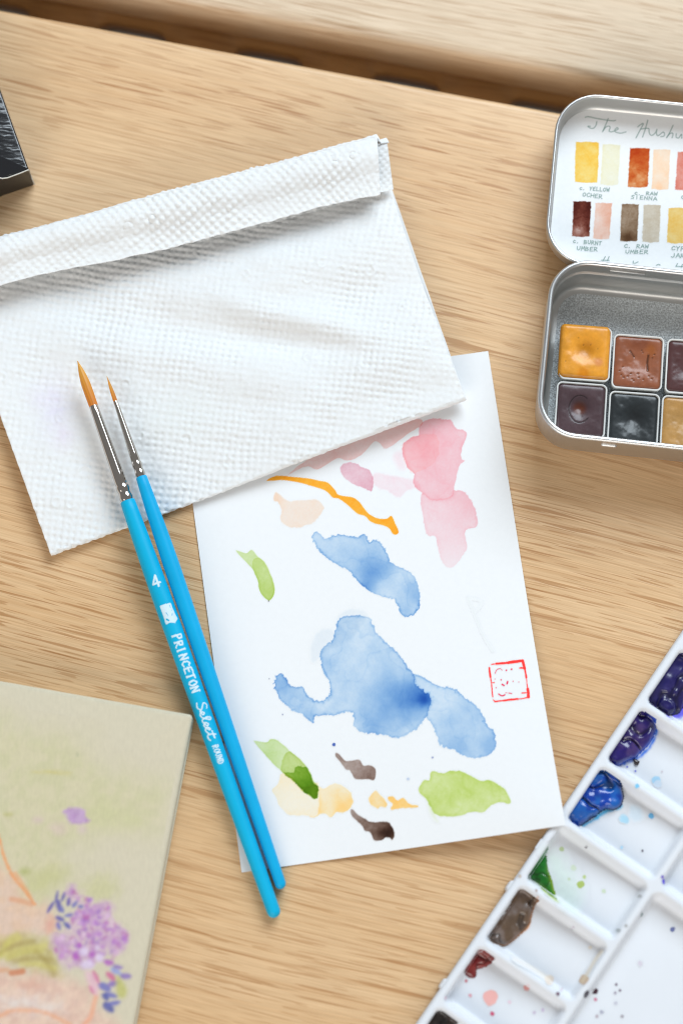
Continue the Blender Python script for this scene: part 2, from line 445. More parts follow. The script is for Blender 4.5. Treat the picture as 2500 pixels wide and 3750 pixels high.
def slotted_rail():
    # a strip under the gap with a row of round-ended slots cut through it
    ya, yb, zt, zb = gap - 34.0, gap + 30.0, -24.5, -34.5
    pitch, sl, wid = 47.0, 24.0, 15.0
    cs = [((at(955, 205, 0) - p0)[:2] @ np.array([math.cos(GA), math.sin(GA)])) + k * pitch for k in range(-8, 8)]
    yc = gap - 1.5 - wid / 2
    V, Q = [], []
    nseg = 32
    for c in cs:
        x0, x1 = c - pitch / 2, c + pitch / 2
        inner, outer = [], []
        for i in range(nseg):
            a = 2 * math.pi * i / nseg
            ca, sa = math.cos(a), math.sin(a)
            e = 0.45
            inner.append((c + sl / 2 * math.copysign(abs(ca) ** e, ca), yc + wid / 2 * math.copysign(abs(sa) ** e, sa)))
            m = max(abs(ca), abs(sa)); bx, by = ca / m, sa / m
            outer.append((c + pitch / 2 * bx, (yc + (yb - yc) * by) if by > 0 else (yc + (yc - ya) * by)))
        b = len(V)
        for z in (zt, zb):
            V += [(x, y, z) for x, y in outer] + [(x, y, z) for x, y in inner]
        for i in range(nseg):
            j = (i + 1) % nseg
            Q += [(b + i, b + j, b + nseg + j, b + nseg + i), (b + nseg + i, b + nseg + j, b + 3 * nseg + j, b + 3 * nseg + i),
                  (b + 2 * nseg + j, b + 2 * nseg + i, b + 3 * nseg + i, b + 3 * nseg + j)]
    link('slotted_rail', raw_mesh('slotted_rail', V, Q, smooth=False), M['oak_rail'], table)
slotted_rail()

# ------------------------------------------------------------------ watercolour card
CARD_W, CARD_H = 99.3, 151.8
c_bl, ang_c = at(885, 3195, 0.4), math.radians(8.05)
def card_z(u, v):
    r = np.sqrt((u - CARD_W) ** 2 + v ** 2)
    return 0.45 + 9.2 * np.clip(1 - r / 84.0, 0, 1) ** 1.7
cardS = Surface(c_bl, ang_c, card_z)
card = thing('painted_card', (c_bl[0], c_bl[1], 0), 'white watercolour test card with blue, pink, green washes and a red seal', 'card')
WHITE = (240, 246, 254)
PAPER = np.array([0.80, 0.815, 0.835])
U, V = np.meshgrid(np.linspace(0, CARD_W, 67), np.linspace(0, CARD_H, 101))
top = cardS.xyz(U, V); bot = top.copy(); bot[..., 2] -= 0.38
H, W = U.shape; n = H * W
Q = grid_quads(H, W).reshape(-1, 4)
ring = np.concatenate([np.arange(W), np.arange(1, H) * W + W - 1, (H - 1) * W + np.arange(W - 2, -1, -1), np.arange(H - 2, 0, -1) * W])
Q = np.concatenate([Q, Q[:, ::-1] + n, np.stack([ring, ring + n, np.roll(ring, -1) + n, np.roll(ring, -1)], -1)])
o = obj('sheet', np.concatenate([top.reshape(-1, 3), bot.reshape(-1, 3)]), Q, M['paper'], card, np.broadcast_to(PAPER, (2 * n, 3)))
mod = o.modifiers.new('edge', 'EDGE_SPLIT'); mod.split_angle = math.radians(50)

cv = Canvas(cardS, PAPER, WHITE, M['paper'], card, lambda U, V: ((U > 0) & (U < CARD_W) & (V > 0) & (V < CARD_H)).astype(float))
A_ = lambda p: C(700, 1250, 1.12, p)
B_ = lambda p: C(700, 2200, 1.12, p)
D_ = lambda p: C(1000, 1900, 2.4123, p)
E_ = lambda p: C(900, 2650, 2.4123, p)
def spA(f, L): return [(*f([(x, y)])[0], r, s) for x, y, r, s in L]
PINK = (238, 176, 190)
cv.add('pink_wash', [
    cv.wash(A_([(745, 552), (770, 540), (840, 555), (900, 565), (930, 575), (940, 610), (920, 602), (880, 615), (850, 640), (800, 612), (750, 592)]), (240, 222, 234), 0.8, 0.15, cloud=0.4, soft=0.5, seed=3),
    cv.wash(A_([(830, 470), (870, 450), (880, 520), (850, 520)]), (240, 225, 236), 0.7, 0.0, cloud=0.3, soft=1.2, seed=33),
    (pink_up := cv.wash(A_([(935, 345), (980, 318), (1030, 320), (1065, 325), (1085, 355), (1130, 375), (1112, 430), (1105, 480), (1120, 490), (1095, 515), (1085, 560), (1075, 612), (1060, 640), (990, 650), (950, 625), (910, 590), (912, 545), (885, 515), (870, 470), (865, 425), (900, 395), (935, 385)]),
            PINK, 0.6, 0.7, cloud=0.35, rough=0.4, seed=5, spots=spA(A_, [(935, 450, 6, 0.25), (1010, 390, 6, 0.2)]))),
    cv.wash(A_([(868, 425), (905, 395), (950, 385), (1005, 385), (1015, 450), (995, 500), (960, 525), (910, 540), (885, 515), (870, 470)]), (244, 222, 224), 0.3, 1.5, cloud=0.5, rough=0.7, rs=1.1, seed=6),
    cv.wash(A_([(948, 620), (1000, 600), (1060, 590), (1080, 612), (1105, 612), (1140, 640), (1165, 700), (1170, 760), (1125, 775), (1128, 850), (1110, 885), (1075, 925), (1045, 925), (1020, 880), (1000, 800), (970, 795), (950, 730), (940, 650)]),
            (238, 190, 203), 0.65, 0.7, cloud=0.3, seed=9, minus=pink_up, fade=(A_([(1050, 720)])[0], A_([(1060, 930)])[0], 0.35), spots=spA(A_, [(1140, 660, 4, 0.2)])),
], label='large pale pink wash', cell=0.25)
cv.add('pink_wash', [cv.wash(A_([(380, 560), (500, 470), (620, 430), (760, 380), (920, 320), (950, 335), (930, 352), (880, 385), (800, 440), (770, 415), (745, 415), (700, 465), (640, 490), (600, 478), (520, 525), (480, 512), (430, 530)]), (236, 208, 212), 0.9, 0.35, rough=0.2, seed=12)], label='thin pink strip along the towel')
cv.add('pink_wash', [cv.wash(A_([(612, 515), (650, 495), (700, 515), (740, 545), (742, 612), (715, 605), (660, 580), (625, 555)]), (226, 182, 200), 0.85, 0.45, seed=14)], label='small mauve pink dab')
cv.add('orange_stroke', [cv.wash(A_([(310, 572), (350, 552), (420, 557), (480, 563), (530, 573), (560, 580), (590, 610), (605, 630), (660, 640), (690, 660), (720, 700), (760, 725), (800, 728), (820, 716), (835, 745), (850, 780), (840, 792), (825, 788), (805, 762), (740, 742), (715, 718), (680, 705), (640, 670), (605, 645), (580, 640), (550, 612), (500, 595), (440, 578), (370, 568)]), (250, 172, 50), 0.95, 0.12, cloud=0.15, rough=0.08, soft=0.12, seed=16)], label='long bright orange stroke')
cv.add('peach_wash', [cv.wash(A_([(345, 620), (365, 632), (400, 655), (430, 655), (500, 648), (535, 665), (540, 695), (510, 735), (470, 755), (420, 765), (380, 750), (365, 720), (370, 690), (355, 660), (338, 650)]), (240, 225, 215), 0.9, 0.3, soft=0.3, seed=18, spots=spA(A_, [(355, 645, 2, 0.4)]))], label='faint peach wash')
cv.add('green_leaf_stroke', [
    cv.wash(A_([(183, 858), (225, 870), (248, 855), (270, 880), (300, 905), (325, 955), (341, 1005), (338, 1040), (320, 1062), (295, 1045), (278, 1015), (275, 985), (255, 940), (230, 910)]), (190, 216, 142), 0.7, 0.55, ew=0.3, rough=0.1, seed=20, cloud=0.2),
    cv.wash(A_([(250, 905), (270, 888), (300, 905), (325, 955), (341, 1005), (338, 1040), (320, 1062), (295, 1045), (278, 1015), (275, 985), (258, 945)]), (214, 228, 176), 0.6, 1.1, ew=0.3, rough=0.2, seed=21)], label='small light green leaf stroke')
BL = (178, 208, 240)
cv.add('blue_wash', [cv.wash(D_([(362, 120), (400, 130), (450, 172), (500, 170), (530, 148), (630, 140), (690, 160), (750, 165), (780, 140), (820, 145), (845, 205), (880, 188), (930, 192), (975, 245), (1005, 310), (1030, 375), (1100, 420), (1190, 458), (1240, 510), (1280, 590), (1297, 690), (1280, 790), (1245, 840), (1160, 868), (1120, 820), (1100, 760), (1060, 710), (980, 690), (880, 650), (800, 600), (740, 550), (660, 450), (560, 400), (480, 345), (405, 280), (370, 220), (345, 165)]),
    BL, 0.78, 3.0, ew=0.26, cloud=0.75, rough=0.48, rs=0.9, seed=24, spots=spA(D_, [(860, 400, 5, 0.75), (870, 520, 4, 0.85), (820, 605, 2.2, 1.2), (960, 470, 3, 0.5), (1265, 660, 4, 0.7), (1170, 840, 2.5, 0.6), (700, 280, 6, 0.2)]))], label='upper blue wash')
cv.add('blue_wash', [
    cv.wash(B_([(500, 250), (490, 190), (520, 130), (560, 115), (600, 130), (595, 85), (620, 50), (670, 35), (720, 60), (650, 160), (560, 200)]), (222, 233, 246), 0.7, 0.1, soft=0.7, cloud=0.4, seed=27),
    (blue_mid := cv.wash(B_([(595, 110), (605, 75), (660, 60), (700, 62), (735, 75), (755, 125), (790, 165), (830, 200), (870, 245), (890, 280), (908, 296), (915, 330), (935, 362), (970, 384), (985, 410), (970, 450), (960, 475), (935, 510), (890, 545), (835, 562), (790, 548), (740, 545), (690, 530), (665, 510), (665, 465), (640, 455), (590, 470), (545, 468), (505, 475), (500, 498), (480, 490), (455, 465), (400, 440), (360, 395), (340, 345), (350, 310), (370, 300), (400, 340), (430, 355), (460, 355), (475, 390), (510, 410), (535, 415), (570, 385), (568, 340), (545, 290), (530, 240), (540, 190), (580, 160)]),
            BL, 0.78, 2.8, ew=0.27, cloud=0.7, rough=0.62, rs=1.0, seed=29,
            spots=spA(B_, [(960, 400, 2.2, 2.8), (932, 398, 3.6, 1.7), (895, 400, 6, 1.3), (840, 400, 8, 0.5), (780, 320, 9, 0.35), (800, 480, 6, 0.6), (745, 525, 4, 0.5), (372, 350, 4.2, 1.1), (480, 470, 3, 0.4), (600, 440, 4, 0.3), (560, 250, 3, 0.3)])))], label='central blue wash with a navy spot', cell=0.25)
cv.add('blue_wash', [
    cv.wash(B_([(895, 330), (900, 296), (960, 320), (1010, 350), (1070, 360), (1100, 380), (1150, 420), (1190, 460), (1210, 510), (1240, 540), (1248, 590), (1235, 620), (1190, 640), (1130, 640), (1080, 610), (1025, 595), (1010, 560), (985, 500), (955, 472), (950, 440), (960, 410), (950, 390), (915, 360)]),
            BL, 0.75, 2.8, ew=0.27, cloud=0.6, rough=0.55, rs=1.0, seed=31, minus=blue_mid, spots=spA(B_, [(1222, 600, 4, 1.0), (1100, 615, 4, 0.5), (1150, 470, 5, 0.25), (1070, 560, 6, 0.3)]))], label='blue wash reaching to the right')
cv.add('brown_stroke', [cv.wash(E_([(793, 260), (820, 270), (875, 325), (930, 330), (1000, 320), (1035, 372), (1100, 370), (1140, 400), (1145, 450), (1128, 497), (1080, 490), (970, 490), (935, 440), (915, 408), (880, 400), (830, 330), (795, 290)]), (160, 143, 138), 0.95, 0.4, ew=0.3, cloud=0.5, cs=3, rough=0.15, seed=40, spots=spA(E_, [(1060, 440, 3, 0.5)]))], label='upper grey brown dab')
cv.add('yellow_wash', [
    (yel := cv.wash(E_([(315, 440), (290, 520), (230, 588), (270, 650), (290, 710), (330, 760), (380, 805), (450, 812), (520, 808), (600, 825), (640, 790), (650, 700), (650, 575), (640, 545), (620, 520), (500, 560), (400, 470)]), (245, 233, 205), 0.7, 0.35, soft=0.22, rough=0.3, seed=42, cloud=0.3)),
    cv.wash(E_([(590, 690), (610, 560), (690, 575), (740, 545), (800, 530), (880, 570), (930, 620), (948, 690), (910, 755), (850, 785), (800, 785), (750, 825), (690, 795), (600, 825), (560, 810), (620, 770)]), (246, 226, 182), 0.6, 0.5, ew=0.6, cloud=0.8, cs=5, soft=0.25, rough=0.35, seed=44, minus=yel, spots=spA(E_, [(850, 745, 3.0, 0.9), (780, 605, 2.5, 0.35), (600, 812, 3, 0.5), (640, 700, 2, 0.35), (930, 680, 1.5, 0.4)]))], label='pale yellow wash under the green leaf')
cv.add('green_leaf_stroke', [
    cv.wash(E_([(72, 158), (100, 155), (185, 165), (215, 138), (265, 140), (320, 180), (385, 240), (440, 285), (520, 360), (575, 450), (600, 510), (630, 545), (640, 600), (612, 662), (560, 635), (490, 580), (400, 490), (320, 425), (230, 340), (150, 250)]), (186, 214, 140), 0.55, 0.5, ew=0.35, rough=0.12, seed=46, cloud=0.25, spots=spA(E_, [(210, 300, 4, 0.3)])),
    cv.wash(E_([(340, 275), (385, 245), (440, 285), (520, 360), (575, 450), (600, 510), (630, 545), (640, 600), (612, 662), (560, 635), (490, 580), (400, 490), (310, 420), (320, 350)]), (200, 216, 150), 0.55, 1.1, ew=0.4, rough=0.3, seed=47, cloud=0.4, cs=4),
    cv.wash(E_([(330, 430), (420, 430), (440, 380), (520, 380), (560, 420), (600, 510), (630, 545), (640, 600), (612, 662), (560, 635), (490, 580), (400, 490)]), (150, 188, 92), 0.75, 0.5, ew=0.5, rough=0.6, seed=48, cloud=0.5, cs=4, spots=spA(E_, [(590, 600, 4.5, 0.8), (470, 520, 3, 0.3)]))], label='two-tone green leaf stroke over yellow')
cv.add('orange_dab', [cv.wash(E_([(1095, 640), (1140, 595), (1180, 620), (1230, 680), (1250, 715), (1235, 738), (1190, 730), (1160, 748), (1110, 715), (1085, 680)]), (248, 214, 150), 0.85, 0.3, cloud=0.5, cs=3, soft=0.25, seed=50),
    cv.wash(E_([(1250, 650), (1300, 642), (1330, 680), (1385, 657), (1440, 705), (1525, 733), (1440, 745), (1370, 748), (1282, 757), (1295, 710), (1265, 688)]), (250, 208, 130), 0.9, 0.3, cloud=0.3, seed=52)], label='pair of light orange dabs')
cv.add('brown_stroke', [cv.wash(E_([(925, 765), (945, 760), (985, 800), (1050, 840), (1090, 868), (1160, 872), (1250, 868), (1295, 920), (1312, 980), (1292, 1028), (1270, 1008), (1235, 1005), (1200, 1025), (1135, 1030), (1110, 985), (1090, 955), (1050, 945), (1025, 900), (940, 820)]), (128, 108, 100), 0.95, 0.35, ew=0.35, cloud=0.4, cs=3, rough=0.15, seed=54, spots=spA(E_, [(1285, 930, 2.2, 0.9), (1180, 975, 2.2, 0.7), (1250, 975, 1.8, 0.9)]), fade=(E_([(1080, 900)])[0], E_([(935, 770)])[0], 0.6))], label='lower dark brown dab')
cv.add('green_wash', [cv.wash(B_([(970, 800), (1000, 880), (1010, 905), (985, 880), (975, 850)]), (222, 234, 212), 0.6, 0.1, soft=0.8, seed=56),
    cv.wash(B_([(932, 780), (950, 740), (975, 735), (985, 700), (1030, 708), (1070, 698), (1120, 705), (1190, 740), (1220, 735), (1280, 770), (1308, 828), (1260, 825), (1215, 850), (1195, 868), (1150, 865), (1090, 883), (1010, 880), (985, 850), (960, 810)]), (196, 218, 132), 0.75, 0.6, ew=0.5, cloud=0.55, cs=6, rough=0.28, seed=58, spots=spA(B_, [(1140, 750, 6, 0.3), (1010, 860, 4, 0.3)]))], label='broad yellow green wash')
# red seal: a broken square frame with worn marks inside
S_ = lambda p: C(1700, 2350, 4.48, p)
RED, MAG = (250, 62, 58), (228, 42, 88)
seal = [cv.stroke(S_(p), RED, w, soft=0.1, rough=0.10, seed=i) for i, (p, w) in enumerate([
    ([(440, 372), (520, 362)], 0.32), ([(520, 362), (600, 355), (720, 345)], 0.75), ([(720, 345), (840, 325), (950, 312)], 0.95), ([(950, 312), (975, 400), (985, 440)], 0.85),
    ([(985, 440), (1000, 520), (1012, 590)], 0.6), ([(900, 432), (950, 430), (985, 450)], 0.45), ([(1012, 590), (1020, 660), (1035, 780)], 0.28),
    ([(1035, 780), (1045, 850), (1045, 905)], 0.95), ([(940, 842), (1030, 838)], 0.35), ([(1040, 910), (960, 932), (880, 940)], 0.35), ([(870, 940), (760, 950), (640, 965)], 0.6),
    ([(640, 965), (560, 975), (500, 982)], 0.5), ([(500, 982), (470, 955)], 0.35), ([(405, 430), (412, 500), (425, 580)], 0.6), ([(425, 580), (440, 680), (450, 800), (462, 905)], 0.38), ([(440, 670), (485, 672)], 0.3)])]
seal += [cv.stroke(S_(p), MAG, w, soft=0.1) for p, w in [([(502, 518), (515, 480), (545, 450), (585, 440)], 0.25), ([(600, 452), (615, 468)], 0.2), ([(560, 858), (590, 880), (625, 888), (660, 870)], 0.42), ([(670, 840), (695, 836)], 0.2), ([(725, 842), (770, 850)], 0.32), ([(615, 700), (645, 718)], 0.5), ([(705, 655), (695, 690)], 0.5)]]
seal += [cv.dot(*S_([(x, y)])[0], r, MAG) for x, y, r in [(685, 470, .28), (770, 452, .3), (598, 625, .24), (498, 612, .14), (795, 650, .17), (888, 660, .14), (517, 755, .18)]]
cv.add('red_seal', seal, cell=0.12, label='square red seal stamp')
for x, y, r, c, a in [(585, 590, .5, (70, 100, 175), 1), (375, 467, .22, (70, 90, 150), .9), (320, 320, .2, (120, 120, 150), .8), (989, 643, .28, (110, 125, 180), .9), (888, 731, .45, (185, 198, 222), .9), (318, 1, .2, (60, 60, 70), .9)]:
    cv.add('paint_speck', [cv.dot(*B_([(x, y)])[0], r, c, a)], cell=0.12)
cv.add('pencil_line', [cv.stroke([(1712, 2190), (1740, 2260), (1770, 2330), (1805, 2385)], (222, 226, 226), 0.5, 0.6, soft=0.3), cv.stroke([(1712, 2190), (1765, 2205), (1740, 2240)], (226, 230, 230), 0.4, 0.5, soft=0.3)], cell=0.25, label='faint pencil line')
cv.build(off0=0.012, step=0.0022)

# ------------------------------------------------------------------ paper towel
def towel():
    t = thing('paper_towel', (*at(700, 1300, 0)[:2], 0), 'folded white embossed paper towel with its top edge turned over', 'paper towel')
    lerp = lambda a, b, s: a[None, :] * (1 - s[:, None]) + b[None, :] * s[:, None]
    nu = 400
    s = np.linspace(0, 1, nu)
    B = lerp(at(190, 2038, 2)[:2], at(1706, 1470, 3)[:2], s)
    T = lerp(at(-215, 926, 9)[:2], at(1378, 500, 9)[:2], s)
    Fp = [at(*p, 9.5)[:2] for p in ((-190, 1100), (0, 1054), (500, 936), (940, 826), (1290, 745), (1392, 722))]
    fs = np.array([0, .12, .42, .68, .92, 1.0])
    F = np.stack([np.interp(s, fs, [p[k] for p in Fp]) for k in (0, 1)], -1)
    # gentle waviness of the cut edges
    B = B + np.stack([0 * s, 0.7 * (fbm(s * 7, s * 0, 3) - 0.5)], -1)
    F = F + np.stack([0 * s, 0.9 * (fbm(s * 30, s * 0, 5) - 0.5) + 0.6 * np.sin(s * 9)], -1)
    T = T + np.stack([0 * s, 0.8 * (fbm(s * 10, s * 0, 8) - 0.5)], -1)
    rows, zs = [], []
    lift0 = 2.6 * sstep(0.25, 0.75, s)                      # the edge stands off the card towards the right
    def zmain(X, Y, v):
        z = 3.0 + lift0 + (2.6 - 0.5 * lift0) * sstep(0.0, 0.35, v) - (2.2 + 0.4 * lift0) * sstep(0.6, 0.9, v)
        z = z + 2.4 * (fbm(X / 34, Y / 26, 21, 3) - 0.5) + 0.7 * (fbm(X / 9, Y / 7, 24, 3) - 0.5)
        # crumples across the middle
        for (px, py, rx, ry, h, an) in ((1130, 1190, 30, 5, 1.7, 14), (1060, 1260, 34, 6, -1.6, 8), (760, 1340, 40, 7, 1.0, 12), (1330, 1060, 26, 6, -1.0, -8), (1480, 1290, 24, 8, 1.2, -30), (250, 1420, 22, 12, -0.9, 30), (560, 1150, 36, 8, -0.8, 5), (1350, 1330, 40, 5, 0.8, 6)):
            c = at(px, py, 5); a = math.radians(-an)
            dx, dy = (X - c[0]) * math.cos(a) + (Y - c[1]) * math.sin(a), -(X - c[0]) * math.sin(a) + (Y - c[1]) * math.cos(a)
            z = z + 1.5 * h * np.exp(-(dx / rx) ** 2 - (dy / ry) ** 2)
        return np.maximum(z, 2.2)
    # hidden under-layer, bottom fold
    for v in np.linspace(0.85, 0.02, 14):
        rows.append(B * (1 - v) + T * v); zs.append(0.95 + lift0 * (1 - v))
    nrm = (B - T) / np.linalg.norm(B - T, axis=1)[:, None]
    zb = zmain(B[:, 0], B[:, 1], 0.0)
    for a in np.linspace(-80, 80, 9):
        zl = 0.95 + lift0; r = np.maximum(zb - zl, 0.6) / 2
        rows.append(B - nrm * (r * (1 - math.cos(math.radians(a))))[:, None]); zs.append(zb - r + r * math.sin(math.radians(a)))
    nv = 262
    start_main = len(rows)
    for v in np.linspace(0.012, 0.976, nv):
        P = B * (1 - v) + T * v
        P = P + (np.array([-1.6, 0.3])[None] * (s[:, None] ** 6) * math.sin(math.pi * min(1, v)) )
        rows.append(P); zs.append(zmain(P[:, 0], P[:, 1], v))
    # top fold rolling over
    zt = zs[-1]
    for a in np.linspace(-80, 85, 14):
        r = 4.6
        rows.append(T + nrm * (r * (1 - math.cos(math.radians(a))))); zs.append(zt + r + r * math.sin(math.radians(a)))
    z0 = zt + 2 * 4.6
    Lf = np.linalg.norm(F - T, axis=1)
    for w in np.linspace(0.10, 1.0, 84):
        P = T * (1 - w) + F * w
        lump = 0.9 * (fbm(P[:, 0] / 22, P[:, 1] / 12, 31, 3) - 0.5)
        z = z0 + 1.5 * math.sin(math.pi * min(1, w * 1.55)) * (w < 0.645) - 2.2 * sstep(0.36, 1.0, w) + lump * 1.6
        rows.append(P); zs.append(z)
    X = np.stack(rows)[..., 0]; Y = np.stack(rows)[..., 1]; Z = np.stack(zs)
    P = np.stack([X, Y, Z], -1)
    # arc lengths for the embossing
    dv = np.linalg.norm(np.diff(P, axis=0), axis=-1); av = np.concatenate([np.zeros((1, nu)), np.cumsum(dv, 0)], 0).mean(1)[:, None] + 0 * X
    au = (s * 138.0)[None, :] + 0 * X
    th = math.radians(-27)
    q1, q2 = au * math.cos(th) + av * math.sin(th), -au * math.sin(th) + av * math.cos(th)
    wob = 1.1 * (fbm(au / 9, av / 9, 41, 3) - 0.5)
    pit = 2 * math.pi / 2.1
    c = (np.cos((q1 + wob) * pit) + np.cos((q2 + wob) * pit) + 2) / 4
    amp = 0.40 + 1.05 * sstep(0.25, 0.8, fbm(au / 16, av / 16, 44, 3))
    h = -0.42 * amp * c ** 2.2 * (0.55 + 0.9 * vnoise(q1 / 2.1 + .5, q2 / 2.1 + .5, 45)) + 0.26 * (fbm(au * 0.8, av * 0.8, 47, 3) - 0.5)
    # small embossed rings scattered over the sheet
    rs = np.random.RandomState(5)
    for k in range(46):
        cu, cw = rs.uniform(4, 134), rs.uniform(70, 205); R_ = rs.uniform(0.9, 1.7)
        m = (np.abs(au - cu) < 4) & (np.abs(av - cw) < 4)
        rr = np.sqrt((au[m] - cu) ** 2 + (av[m] - cw) ** 2); an = np.arctan2(av[m] - cw, au[m] - cu)
        h[m] += (0.30 * np.exp(-((rr - R_) / 0.35) ** 2) - 0.15 * np.exp(-(rr / (R_ * .7)) ** 2)) * (np.cos(an + k) > -0.5)
    gu = np.gradient(P, axis=1); gv_ = np.gradient(P, axis=0)
    N_ = np.cross(gu, gv_); N_ /= np.maximum(np.linalg.norm(N_, axis=-1), 1e-9)[..., None]
    P = P + N_ * h[..., None]
    cols = np.broadcast_to(np.array([0.79, 0.805, 0.815]), P.shape).copy()
    for px, py, rx, ry, cc, st in ((205, 1490, 5, 9, (214, 202, 236), .34), (235, 1600, 3.5, 4, (226, 210, 234), .3), (140, 1450, 4, 4, (226, 214, 238), .25), (640, 1520, 16, 9, (216, 226, 222), .2), (620, 1840, 2.5, 2, (196, 214, 232), .4)):
        c_ = at(px, py, 5); f = st * np.exp(-((P[..., 0] - c_[0]) / rx) ** 2 - ((P[..., 1] - c_[1]) / ry) ** 2) * (0.5 + fbm(P[..., 0] / 2, P[..., 1] / 2, 51))
        f = f * (P[..., 2] > 2)
        cols = cols * (1 - f[..., None]) + f[..., None] * lin(cc) * 0.95
    Q = grid_quads(*X.shape).reshape(-1, 4)
    o = obj('sheet', P.reshape(-1, 3), Q, M['towel'], t, cols.reshape(-1, 3))
    sm = o.modifiers.new('thick', 'SOLIDIFY'); sm.thickness = 0.35 * MM; sm.offset = -1
    # a second thickness of paper inside the turned-over edge, sticking out at the right end
    s2 = np.linspace(0.0, 1.0, 170); k0 = 0.55
    T2 = lerp(T[int(k0 * nu)] - nrm[0] * -0.3, at(1412, 506, 8)[:2], s2)
    Fa, Fb = F[int(k0 * nu)], at(1440, 694, 7.5)[:2]
    Fm = at(1302, 736, 8)[:2]
    F2 = np.where(s2[:, None] < 0.76, Fa + (Fm - Fa) * (s2 / 0.76)[:, None], at(1312, 728, 8)[:2] + (Fb - at(1312, 728, 8)[:2]) * np.clip((s2 - 0.76) / 0.24, 0, 1)[:, None])
    F2 = F2 + np.stack([0 * s2, 0.5 * (fbm(s2 * 20, s2 * 0, 9) - 0.5)], -1)
    zt2 = np.interp(k0 + s2 * (1 - k0), s, zt)
    rows, zs = [], []
    for a in np.linspace(-60, 80, 9):
        rows.append(T2 + nrm[0] * 3.4 * (1 - math.cos(math.radians(a)))); zs.append(zt2 + 0.5 + 3.4 + 3.4 * math.sin(math.radians(a)))
    for w in np.linspace(0.14, 1.0, 62):
        rows.append(T2 * (1 - w) + F2 * w); zs.append(zt2 + 7.3 - 2.2 * sstep(0.2, 1.0, w) - 1.5 * sstep(0.8, 1.0, s2) * w)
    P2 = np.stack([np.stack(rows)[..., 0], np.stack(rows)[..., 1], np.stack(zs)], -1)
    g1, g2 = np.meshgrid(s2 * 64, np.arange(P2.shape[0]) * 0.35)
    q1, q2 = g1 * math.cos(th) + g2 * math.sin(th), -g1 * math.sin(th) + g2 * math.cos(th)
    P2[..., 2] -= 0.3 * ((np.cos(q1 * pit) + np.cos(q2 * pit) + 2) / 4) ** 2.4
    oo = obj('inner_layer', P2.reshape(-1, 3), grid_quads(*P2.shape[:2]).reshape(-1, 4), M['towel'], t, np.broadcast_to(np.array([0.79, 0.805, 0.815]), (P2.shape[0] * P2.shape[1], 3)))
    return t
towel()

# ------------------------------------------------------------------ rounded-rectangle sweeps (tin, lid, pans)
def ring_pts(w, h, r, inset, seg=10, straight=6):
    hw, hh = w / 2 - inset, h / 2 - inset
    rr = min(max(r - inset, 0.25), hw - 0.01, hh - 0.01)
    out = []
    for cx, cy, a0 in ((hw - rr, hh - rr, 0), (-hw + rr, hh - rr, 90), (-hw + rr, -hh + rr, 180), (hw - rr, -hh + rr, 270)):
        out += [(cx + rr * math.cos(math.radians(a0 + 90 * i / seg)), cy + rr * math.sin(math.radians(a0 + 90 * i / seg))) for i in range(seg + 1)]
    # equal subdivision of the straight sides
    res = []
    n = len(out)
    for i in range(n):
        a, b = out[i], out[(i + 1) % n]
        res.append(a)
        if (i + 1) % (seg + 1) == 0:
            res += [(a[0] + (b[0] - a[0]) * k / straight, a[1] + (b[1] - a[1]) * k / straight) for k in range(1, straight)]
    return np.array(res)
def sweep(w, h, r, prof, cap_end=False, cap_start=False, closed=False, seg=10):
    V = []; Q = []
    for ins, z in prof:
        p = ring_pts(w, h, r, ins, seg); V.append(np.c_[p, np.full(len(p), z)])
    m = len(V[0]); k = len(prof)
    for j in range(k if closed else k - 1):
        b, c = j * m, ((j + 1) % k) * m
        Q += [(b + i, b + (i + 1) % m, c + (i + 1) % m, c + i) for i in range(m)]
    V = np.concatenate(V)
    for which, f in ((cap_start, 0), (cap_end, k - 1)):
        if which:
            ctr = len(V); V = np.vstack([V, [[0, 0, V[f * m, 2]]]])
            Q += [(f * m + i, f * m + (i + 1) % m, ctr, ctr) for i in range(m)]
    return V, Q
def split_tris(Q):
    return [t for q in Q for t in (((q[0], q[1], q[2]),) if q[2] == q[3] else ((q[0], q[1], q[2]), (q[0], q[2], q[3])))]
def place(V, O, ang, tiltx=0.0):
    V = np.asarray(V, float).copy()
    if tiltx:
        y, z = V[:, 1].copy(), V[:, 2].copy(); V[:, 1] = y * math.cos(tiltx) - z * math.sin(tiltx); V[:, 2] = y * math.sin(tiltx) + z * math.cos(tiltx)
    x, y = V[:, 0].copy(), V[:, 1].copy()
    V[:, 0] = O[0] + x * math.cos(ang) - y * math.sin(ang); V[:, 1] = O[1] + x * math.sin(ang) + y * math.cos(ang); V[:, 2] += O[2]
    return V
def rounded(name, V, Q, mat, parent, O, ang, cols=None, label=None, angle=40):
    o = obj(name, place(V, O, ang), split_tris(Q), mat, parent, cols, True, label)
    e = o.modifiers.new('edge', 'EDGE_SPLIT'); e.split_angle = math.radians(angle)
    return o

# ------------------------------------------------------------------ tin
TW, TH, TZ = 96.0, 57.0, 22.5
angT = math.radians(-6.35)
exT, eyT = np.array([math.cos(angT), math.sin(angT)]), np.array([-math.sin(angT), math.cos(angT)])
tl = at(2145, 950, TZ)[:2]; lf = at(1991, 1230, TZ)[:2]
topv, leftu = tl @ eyT, lf @ exT
tin_c = exT * (leftu + TW / 2) + eyT * (topv - TH / 2)
tin = thing('paint_tin', (*tin_c, 0), 'open silver metal tin holding pans of paint, lid laid back', 'tin')
OT = (*tin_c, 0)
body_prof = [(9, 0.0), (3.4, 0.0), (1.9, 0.45), (1.1, 1.3), (0.6, 2.6), (0.45, 5), (0.45, 12), (0.45, TZ - 1.4), (1.1, TZ - 1.0), (1.3, 18.5), (1.35, 15.2), (1.45, 14.6), (1.9, 14.1), (2.1, 13.6), (2.0, 9), (2.1, 3.2), (2.6, 1.6), (3.6, 0.9), (5.0, 0.75)]
